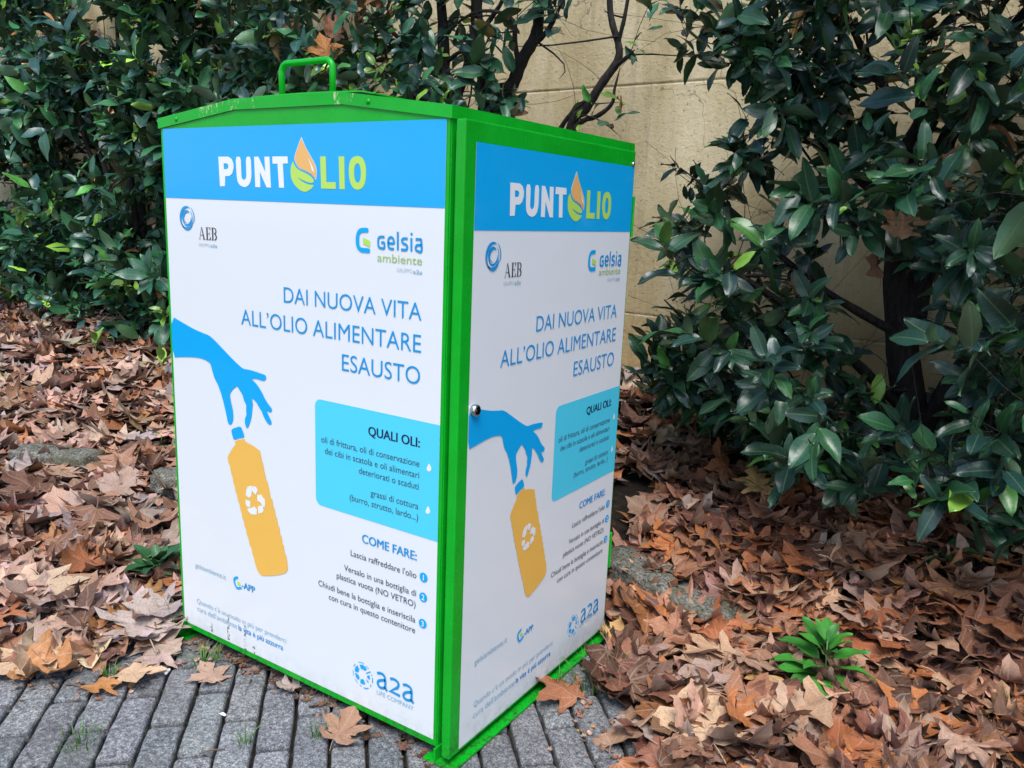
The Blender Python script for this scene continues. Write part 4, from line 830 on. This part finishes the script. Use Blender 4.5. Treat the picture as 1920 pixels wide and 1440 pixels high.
# shrub just behind the bin: bare dark stems, leaves mostly on its left
tr = [[((-1.33, 1.72, .3), .030), ((-1.35, 1.68, 1.0), .028), ((-1.33, 1.66, 1.6), .025), ((-1.33, 1.65, 1.83), .024), ((-1.36, 1.64, 2.3), .018)],
      [((-1.30, 1.74, .3), .032), ((-1.33, 1.72, 1.2), .030), ((-1.30, 1.70, 1.61), .027), ((-1.25, 1.70, 1.71), .026), ((-1.2, 1.7, 1.83), .026), ((-1.2, 1.7, 2.02), .024), ((-1.22, 1.7, 2.4), .018)],
      [((-1.22, 1.68, .4), .026), ((-1.15, 1.66, 1.3), .022), ((-1.115, 1.65, 1.6), .020), ((-1.16, 1.65, 1.78), .018), ((-1.21, 1.67, 1.9), .015)],
      [((-1.24, 1.72, .3), .034), ((-1.18, 1.71, 1.2), .032), ((-1.08, 1.70, 1.56), .028), ((-1.01, 1.7, 1.66), .027), ((-.97, 1.7, 1.74), .026), ((-.905, 1.7, 1.84), .023), ((-.90, 1.7, 1.98), .022), ((-.9, 1.69, 2.4), .018)],
      [((-.92, 1.7, 1.80), .013), ((-.84, 1.69, 1.86), .010), ((-.76, 1.68, 1.98), .007)], [((-.98, 1.7, 1.73), .011), ((-.985, 1.68, 1.82), .010), ((-1.01, 1.66, 1.91), .009), ((-1.16, 1.62, 1.93), .006), ((-1.35, 1.58, 1.80), .004)],
      [((-1.35, 1.68, 1.5), .015), ((-1.5, 1.6, 1.65), .011), ((-1.62, 1.55, 1.72), .008), ((-1.72, 1.5, 1.7), .005)], [((-1.33, 1.66, 1.7), .014), ((-1.6, 1.62, 1.9), .010), ((-1.85, 1.6, 2.05), .006)],
      [((-1.2, 1.7, 1.85), .012), ((-1.05, 1.68, 2.0), .008), ((-.96, 1.66, 2.2), .005)], [((-1.33, 1.66, 1.75), .010), ((-1.22, 1.63, 1.79), .008), ((-1.12, 1.62, 1.74), .006), ((-1.04, 1.6, 1.69), .004)]]
tp = np.vstack([cloud(300, (-2.45, -1.42), (1.25, 1.85), (.5, 2.6), lambda x, y, z: gapn(x, y, z) and z < 2.6), cloud(44, (-1.5, -.98), (1.35, 1.8), (1.5, 1.85), None), cloud(34, (-1.45, -.72), (1.4, 1.75), (1.88, 2.3), None),
                np.array([(-.79, 1.5, 2.0), (-.82, 1.52, 1.93), (-.86, 1.55, 2.03), (-1.02, 1.5, 1.68), (-.98, 1.55, 1.62)])])
shrub('evergreen_shrub', 'evergreen shrub with bare dark stems showing above the bin', (-1.28, 1.72, gz(-1.28, 1.72)), tr, tp, (.10, .145), (4, 7), group=HG, bare=130, lum=2.0)
# thin forked shrub against the open wall
tr = [[((-.98, 1.97, .38), .026), ((-.95, 1.96, 1.0), .024), ((-.87, 1.95, 1.50), .020), ((-.80, 1.95, 1.59), .019), ((-.72, 1.95, 1.70), .018), ((-.665, 1.95, 1.78), .016), ((-.665, 1.95, 1.84), .014), ((-.70, 1.95, 1.93), .013), ((-.72, 1.95, 2.02), .012), ((-.75, 1.95, 2.3), .009)],
      [((-.67, 1.95, 1.82), .009), ((-.645, 1.94, 1.90), .009), ((-.635, 1.94, 1.97), .008), ((-.6, 1.93, 2.2), .006)], [((-.69, 1.95, 1.745), .011), ((-.63, 1.93, 1.77), .009), ((-.565, 1.9, 1.80), .006)],
      [((-.93, 1.96, 1.40), .013), ((-.82, 1.94, 1.53), .012), ((-.74, 1.93, 1.555), .011), ((-.665, 1.92, 1.60), .008), ((-.655, 1.92, 1.66), .006), ((-.64, 1.92, 1.74), .004)], [((-.96, 1.96, 1.45), .012), ((-.88, 1.95, 1.56), .010), ((-.78, 1.95, 1.64), .009), ((-.72, 1.95, 1.69), .007)]]
tp = np.array([(-.52, 1.8, 1.82), (-.565, 1.85, 1.78), (-.60, 1.85, 1.62), (-.58, 1.86, 1.585), (-.80, 1.88, 1.615), (-.82, 1.88, 1.56), (-.45, 1.78, 1.95), (-.55, 1.8, 2.12), (-.7, 1.86, 2.2)])
shrub('evergreen_shrub', 'thin forked shrub against the bare wall right of the bin handle', (-.97, 1.97, gz(-.97, 1.97)), tr, tp, (.085, .125), (2, 4), group=HG, bare=10, lum=2.2)
# big shrub on the right
tr = [[((.63, 1.76, .22), .062), ((.61, 1.75, .5), .055), ((.53, 1.75, .9), .052), ((.51, 1.75, 1.08), .050), ((.48, 1.75, 1.31), .046), ((.53, 1.75, 1.47), .036), ((.56, 1.75, 1.58), .032), ((.68, 1.74, 1.66), .024), ((.8, 1.73, 1.85), .014)],
      [((.50, 1.75, 1.12), .030), ((.43, 1.75, 1.30), .024), ((.41, 1.75, 1.40), .022), ((.39, 1.75, 1.59), .020), ((.34, 1.75, 1.67), .016), ((.25, 1.73, 1.85), .010)],
      [((.49, 1.75, 1.2), .024), ((.40, 1.72, 1.28), .019), ((.30, 1.70, 1.36), .016), ((.24, 1.68, 1.41), .013), ((.05, 1.6, 1.45), .008)], [((.52, 1.75, 1.5), .022), ((.50, 1.74, 1.66), .018), ((.47, 1.74, 1.80), .014), ((.42, 1.73, 2.0), .009)],
      [((.58, 1.76, .85), .036), ((.60, 1.75, 1.2), .032), ((.60, 1.74, 1.42), .028), ((.69, 1.73, 1.60), .022), ((.78, 1.72, 1.8), .014)], [((.62, 1.76, .4), .030), ((.75, 1.72, .75), .024), ((.92, 1.66, .95), .018), ((1.1, 1.6, 1.2), .010)],
      [((.60, 1.72, .55), .020), ((.35, 1.55, .8), .014), ((.1, 1.42, .98), .010), ((-.1, 1.36, 1.10), .006)], [((.56, 1.72, .8), .018), ((.30, 1.6, .95), .012), ((.0, 1.5, 1.2), .007), ((-.15, 1.45, 1.32), .004)],
      [((.62, 1.70, .4), .018), ((.4, 1.5, .55), .012), ((.15, 1.35, .62), .008), ((-.05, 1.3, .62), .005)], [((.66, 1.7, .4), .02), ((.82, 1.45, .55), .013), ((.95, 1.25, .62), .008), ((1.05, 1.15, .7), .005)],
      [((.5, 1.7, 1.3), .014), ((.3, 1.55, 1.5), .010), ((.1, 1.45, 1.62), .007), ((-.02, 1.42, 1.72), .004)]]
def rk(x, y, z):
    if y+1.2274 < 2.05 or (y < 1.1 and x < .35): return False
    s = 2.62/(y+1.2274); X = .95+(x-.95)*s; Z = 1.1465+(z-1.1465)*s          # shape of the crown as seen on its own front plane
    left = np.interp(Z, [.5, .62, .8, 1.0, 1.3, 1.42, 1.5, 1.62, 1.8], [-.06, -.18, -.20, -.22, -.20, -.16, .03, .05, -.02])
    if X < left+random.uniform(-.03, .05): return False
    if Z < np.interp(X, [-.15, .0, .2, .5, .8, 1.0], [.60, .50, .40, .36, .34, .28]): return False
    if 1.33 < Z < 1.62 and X < .18 and random.random() < .3: return False
    if .60 < Z < .74 and .15 < X < .40 and y > 1.2 and random.random() < .8: return False
    return vnoise(x*3.2, z*3.6, 2)+.4*vnoise(x*8, z*8, 5) > -.43+max(0, (y-1.3))*.35
tp = np.vstack([cloud(560, (-.34, 1.45), (.80, 1.95), (.3, 2.1), rk), cloud(110, (.15, 1.3), (1.15, 1.9), (1.45, 2.15), rk), cloud(26, (-.2, .25), (1.3, 1.6), (1.66, 2.05)), cloud(90, (-.22, .6), (1.2, 1.7), (.42, .80), rk), cloud(34, (.04, .40), (1.3, 1.65), (1.34, 1.66))])
PR = np.array([.22, .2, .16, .13, .09, .15, .04, .012, .004]); PR = PR/PR.sum()
shrub('evergreen_shrub', 'large leafy evergreen shrub with thick dark trunk on the right', (.63, 1.76, gz(.63, 1.76)), tr, tp, (.085, .135), (6, 10), PR, group=HG, bare=280, lum=1.3)
# neighbour further right, outside most of the frame
tr = stems(1.9, 1.6, 2.0, .6, .03, 4)
shrub('evergreen_shrub', 'evergreen shrub cut off by the right edge of the picture', (1.9, 1.6, gz(1.9, 1.6)), tr, cloud(90, (1.25, 2.7), (1.1, 1.9), (.4, 2.3)), (.11, .15), (5, 8), PR, group=HG)
# ---------------------------------------------------------------- weeds, grass, litter odds and ends
BROAD = [laurel(40+i, .215, [.35, .15, .5][i % 3], .22, .03) for i in range(6)]
def herb(name, label, cat, x, y, spec, tint, stemh=.05, group=None, tmpl=BROAD, z0=None):
    """spec: (azimuth deg, elevation deg, length, height on the stem)"""
    z = gz(x, y) if z0 is None else z0
    th = thing(name, label, cat, (x, y, z), group); mb = MB(); mb.tube([(0, 0, -.02), (.003, .002, stemh*.5), (0, 0, stemh)], [.003, .0025, .0018], 6); mb.build('stem', 'grass', th, True)
    sc = Scatter()
    for i, (az, el, ln, h) in enumerate(spec):
        a, e = R(az), R(el); d_ = np.array([[math.cos(a)*math.cos(e), math.sin(a)*math.cos(e), math.sin(e)]]); n_ = np.array([[-math.cos(a)*math.sin(e), -math.sin(a)*math.sin(e), math.cos(e)]])+rng.normal(0, .12, (1, 3))
        t = np.array([tint])*rng.uniform(.75, 1.25); sc.add(*tmpl[i % len(tmpl)], np.array([[0, 0, h]])+d_*ln*.12, frames(d_, n_), np.array([ln]), t)
    sc.build('leaves', 'weed', th, True); return th
VG = (.035, .20, .022)
herb('weed', 'bright green broad leaved weed growing through the litter on the right', 'weed', .61, .765, [(-80, 2, .12, .055), (-95, -30, .09, .03), (-35, 8, .085, .06), (-8, 12, .115, .08), (20, 22, .095, .10), (60, 28, .08, .12), (105, 30, .085, .13), (140, 25, .10, .12), (170, 14, .11, .09), (195, 6, .115, .07), (215, 8, .11, .06), (240, 10, .105, .05), (-110, 20, .085, .08), (150, 50, .06, .14), (60, 62, .055, .14), (-60, 40, .07, .11), (-10, 45, .07, .12), (200, 40, .08, .11)], VG, .15)
herb('weed', 'low dark green weed in the leaf drift left of the bin', 'weed', -1.13, .10, [(a*37 % 360, 12+(a*29 % 40), .06+.012*(a % 4), .03+.006*(a % 5)) for a in range(20)], (.022, .10, .03), .06, z0=.045)
herb('seedling', 'yellow green seedling on the leaf slope left of the bin', 'seedling', -3.75, 1.45, [(20, 30, .12, .10), (140, 35, .12, .10), (250, 20, .11, .09), (320, 50, .10, .12), (80, 60, .09, .12)], (.15, .30, .03), .12, 'pale seedlings under the hedge')
herb('seedling', 'yellow green seedling nearest the left edge of the bin', 'seedling', -2.95, 1.35, [(20, 40, .10, .12), (140, 45, .11, .12), (250, 30, .10, .10), (320, 60, .10, .14)], (.16, .30, .03), .14, 'pale seedlings under the hedge')
herb('seedling', 'small green seedling at the foot of the wall right of the bin', 'seedling', -.36, 1.95, [(0, 30, .10, .08), (100, 40, .10, .09), (190, 30, .11, .08), (280, 20, .10, .07), (330, 50, .08, .10)], (.035, .13, .04), .10)
herb('seedling', 'green sprig in the litter under the right shrub', 'seedling', .78, 1.38, [(-60, 10, .11, .05), (-100, -5, .10, .05), (-20, 15, .11, .06), (30, 20, .10, .06), (180, 10, .09, .05)], (.022, .10, .03), .07)
for i, (x, y) in enumerate(((-1.95, .95), (-1.80, .90), (-1.70, .98))):
    herb('ivy_sprig', 'small blue green ivy leaves on the litter above the long kerb stone', 'ivy', x-.35, y-.05, [(40+i*70, 20, .05, .02), (200+i*40, 15, .045, .02)], (.02, .11, .075), .02, 'ivy leaves above the kerb stone', z0=gz(x, y)+.05)
def grass(label, x, y, n, h, spread, tint_k=1.0, group=None, z=0.0):
    mb = MB()
    for i in range(n):
        a = random.uniform(0, 6.28); ln = h*random.uniform(.5, 1.1); r_ = spread*random.random()**.7; b = random.uniform(.2, 1.1); bx, by = r_*math.cos(a), r_*math.sin(a); a2 = a+random.uniform(-.8, .8)
        P = []; w0 = random.uniform(.0011, .0022)
        for k in range(5):
            s = k/4; P.append(Vector((bx+math.cos(a2)*ln*s*s*b*.8, by+math.sin(a2)*ln*s*s*b*.8, ln*(s-.35*b*s*s))))
        sd = Vector((-math.sin(a2), math.cos(a2), 0)); V = []
        for k, p in enumerate(P): w = w0*(1-k/4)**.7+.0002; V += [p-sd*w, p+Vector((0, 0, -w*.5)), p+sd*w]
        mb.add(V, [q for k in range(4) for q in ((3*k, 3*k+1, 3*k+4, 3*k+3), (3*k+1, 3*k+2, 3*k+5, 3*k+4))])
    return tag(mb.build('grass_tuft', 'grass', None, False, loc=(x, y, z)), label, 'grass', group)
grass('grass tuft under the front left corner of the bin', -.705, -.05, 40, .055, .035)
grass('wispy grass at the left foot of the bin', -.885, -.01, 22, .11, .02)
grass('grass patch between leaves beside the skid of the side door', .13, .48, 70, .075, .07, z=gz(.13, .48))
grass('grass tuft in the litter below the bright green weed', .55, .60, 34, .085, .03)
grass('grass tuft at the bottom right corner of the picture', .98, .70, 50, .11, .06)
grass('grass tuft by the left end of the green skid', .06, .40, 24, .05, .025)
grass('short grass in a paver joint at the bottom left', -.66, -.40, 34, .035, .05)
grass('grass sprig in the paver joint left of the bin front', -.835, -.225, 16, .05, .018)
grass('thin grass in the paver joint beside the crumpled brown leaf', -.265, -.09, 12, .05, .012)
grass('thin dry grass in the joint below the front edge', -.37, -.20, 10, .06, .012)
# moss and crumbs in the joints
mb = MB()
nn_, tt_ = np.array((math.cos(R(44)), math.sin(R(44)))), np.array((math.cos(R(134)), math.sin(R(134))))
for _ in range(5200):
    k = random.randrange(-10, 16); c = nn_*(-.7056+.0801*k+random.gauss(0, .0022))+tt_*random.uniform(-1.0, 1.3)
    if vnoise(c[0]*9, c[1]*9, 3) < -.1 or c[1] > front_edge(c[0])+.25 or c[1] < -.75: continue
    s = random.uniform(.0008, .0034); z = random.uniform(-.010, -.003)
    mb.add([(c[0]+s*random.uniform(-1, 1), c[1]+s*random.uniform(-1, 1), z+random.uniform(-s, s)) for _ in range(4)], [(0, 1, 2), (0, 2, 3), (0, 3, 1), (1, 3, 2)])
tag(mb.build('joint_moss', 'moss'), kind='stuff')
# leaf crumbs scattered over the clean pavers
sc = Scatter(); n = 260; x = rng.uniform(-1.3, .45, n); y = front_edge(x)-np.abs(rng.normal(0, .09, n)); ok = ~in_bin(x, y, .0); x, y = x[ok], y[ok]; n = len(x)
sc.add(*DEADS[3], np.stack([x, y, np.full(n, .002)], 1), frames(yaw_dir(n), nrm_rand(n, .4)), rng.uniform(.006, .022, n), brown(n, np.full(n, .5)))
n = 170; x = rng.uniform(-.86, .0, n); y = -.004-np.abs(rng.normal(0, .022, n))+rng.uniform(0, .05, n)
sc.add(*DEADS[5], np.stack([x, y, np.full(n, .002)], 1), frames(yaw_dir(n), nrm_rand(n, .5)), rng.uniform(.006, .026, n), brown(n, np.full(n, .3))*.6)  # darkened crumbs added along the bin's front edge, standing in for its shade
tag(sc.build('crumbs_and_edge_shade', 'dead_leaf'), kind='stuff')
# cigarette end and a scrap of paper
th = thing('cigarette_end', 'white cigarette end lying on the pavers near the left drift', 'cigarette end', (-.738, -.142, .0045))
a = R(118); mb = MB(); mb.tube([(0, 0, 0), (.013*math.cos(a), .013*math.sin(a), 0)], .0037, 10); mb.build('paper_tube', 'paper', th, True)
mb = MB(); mb.tube([(.0132*math.cos(a), .0132*math.sin(a), 0), (.020*math.cos(a), .020*math.sin(a), 0)], .0036, 10); mb.build('filter', 'paper', th, True)
mb = MB(); mb.add([(-.009, -.003, .003), (.001, -.005, .0045), (.010, -.002, .003), (.008, .004, .0035), (-.002, .003, .006), (-.008, .003, .003)], [(0, 1, 4, 5), (1, 2, 3, 4)])
tag(mb.build('paper_scrap', 'paper', None, False, loc=(-.492, -.163, 0)), 'tiny white paper scrap on the pavers below the bin front', 'litter')
# twigs on the ground
for i, (x, y, ln, yaw, lab) in enumerate(((-.86, -.30, .05, 20, 'short grey stick on the pavers beside the orange leaf'), (-.40, -.26, .05, 55, 'thin dark twig on the pavers in front of the bin'), (-.18, -.20, .05, 65, 'thin bent twig on the pavers near the crumpled leaf'), (.9, .9, .2, 80, 'thin dry stick across the litter at the right'), (.25, 1.7, .3, 10, 'thin fallen stick under the right shrub'))):
    mb = MB(); mb.tube([(-ln/2, 0, .004), (-ln*.1, ln*.05, .006), (ln/2, -.02*ln, .004)], [.0018, .0022, .001], 6); o = mb.build('fallen_twig', 'litter_twig', None, True, loc=(x, y, gz(x, y)+(.06 if i > 2 else 0))); o.rotation_euler.z = R(yaw); tag(o, lab, 'twig')
# dead leaves caught in the shrubs
for i, (k, col, x, y, z, s, rx, ry, rz, lab) in enumerate((
  (7, (.40, .20, .09), .58, 1.26, 1.165, .10, 1.3, .2, .3, 'orange tan dead leaf hanging in the middle of the right shrub'),
  (5, TAN, .45, 1.66, 1.35, .13, 1.0, .3, 1.0, 'pale dead leaf lodged in the fork of the thick trunk'),
  (3, RUST, .50, 1.35, 1.05, .11, 1.4, .1, 2.0, 'rusty dead leaf below the trunk fork in the right shrub'),
  (6, ORNG, .30, 1.35, .95, .09, 1.1, .3, 2.2, 'small orange dead leaf caught among the dark lower leaves of the right shrub'),
  (7, RUST, .66, 1.35, 1.30, .12, 1.2, .2, -.5, 'brown dead leaf beside the thick trunk on its right'),
  (5, RUST, -1.72, 1.42, 1.88, .13, 1.1, .3, .2, 'large rust dead leaf caught above the bin handle'),
  (2, ORNG, -1.80, 1.44, 1.80, .12, 1.2, -.3, .9, 'orange dead leaf caught left of the bin handle'),
  (7, RUST, -1.64, 1.44, 1.95, .13, .9, .2, 1.9, 'topmost rust dead leaf of the bunch above the handle'),
  (3, ORNG, -2.62, 1.28, 1.42, .10, 1.5, .0, .2, 'small orange dead leaf in the hedge beside the bin corner'))):
    o = loose(k, col, x, y, z, s, rz, rx, ry, lab, 'dead leaves caught in the shrubs', 'caught_leaf')
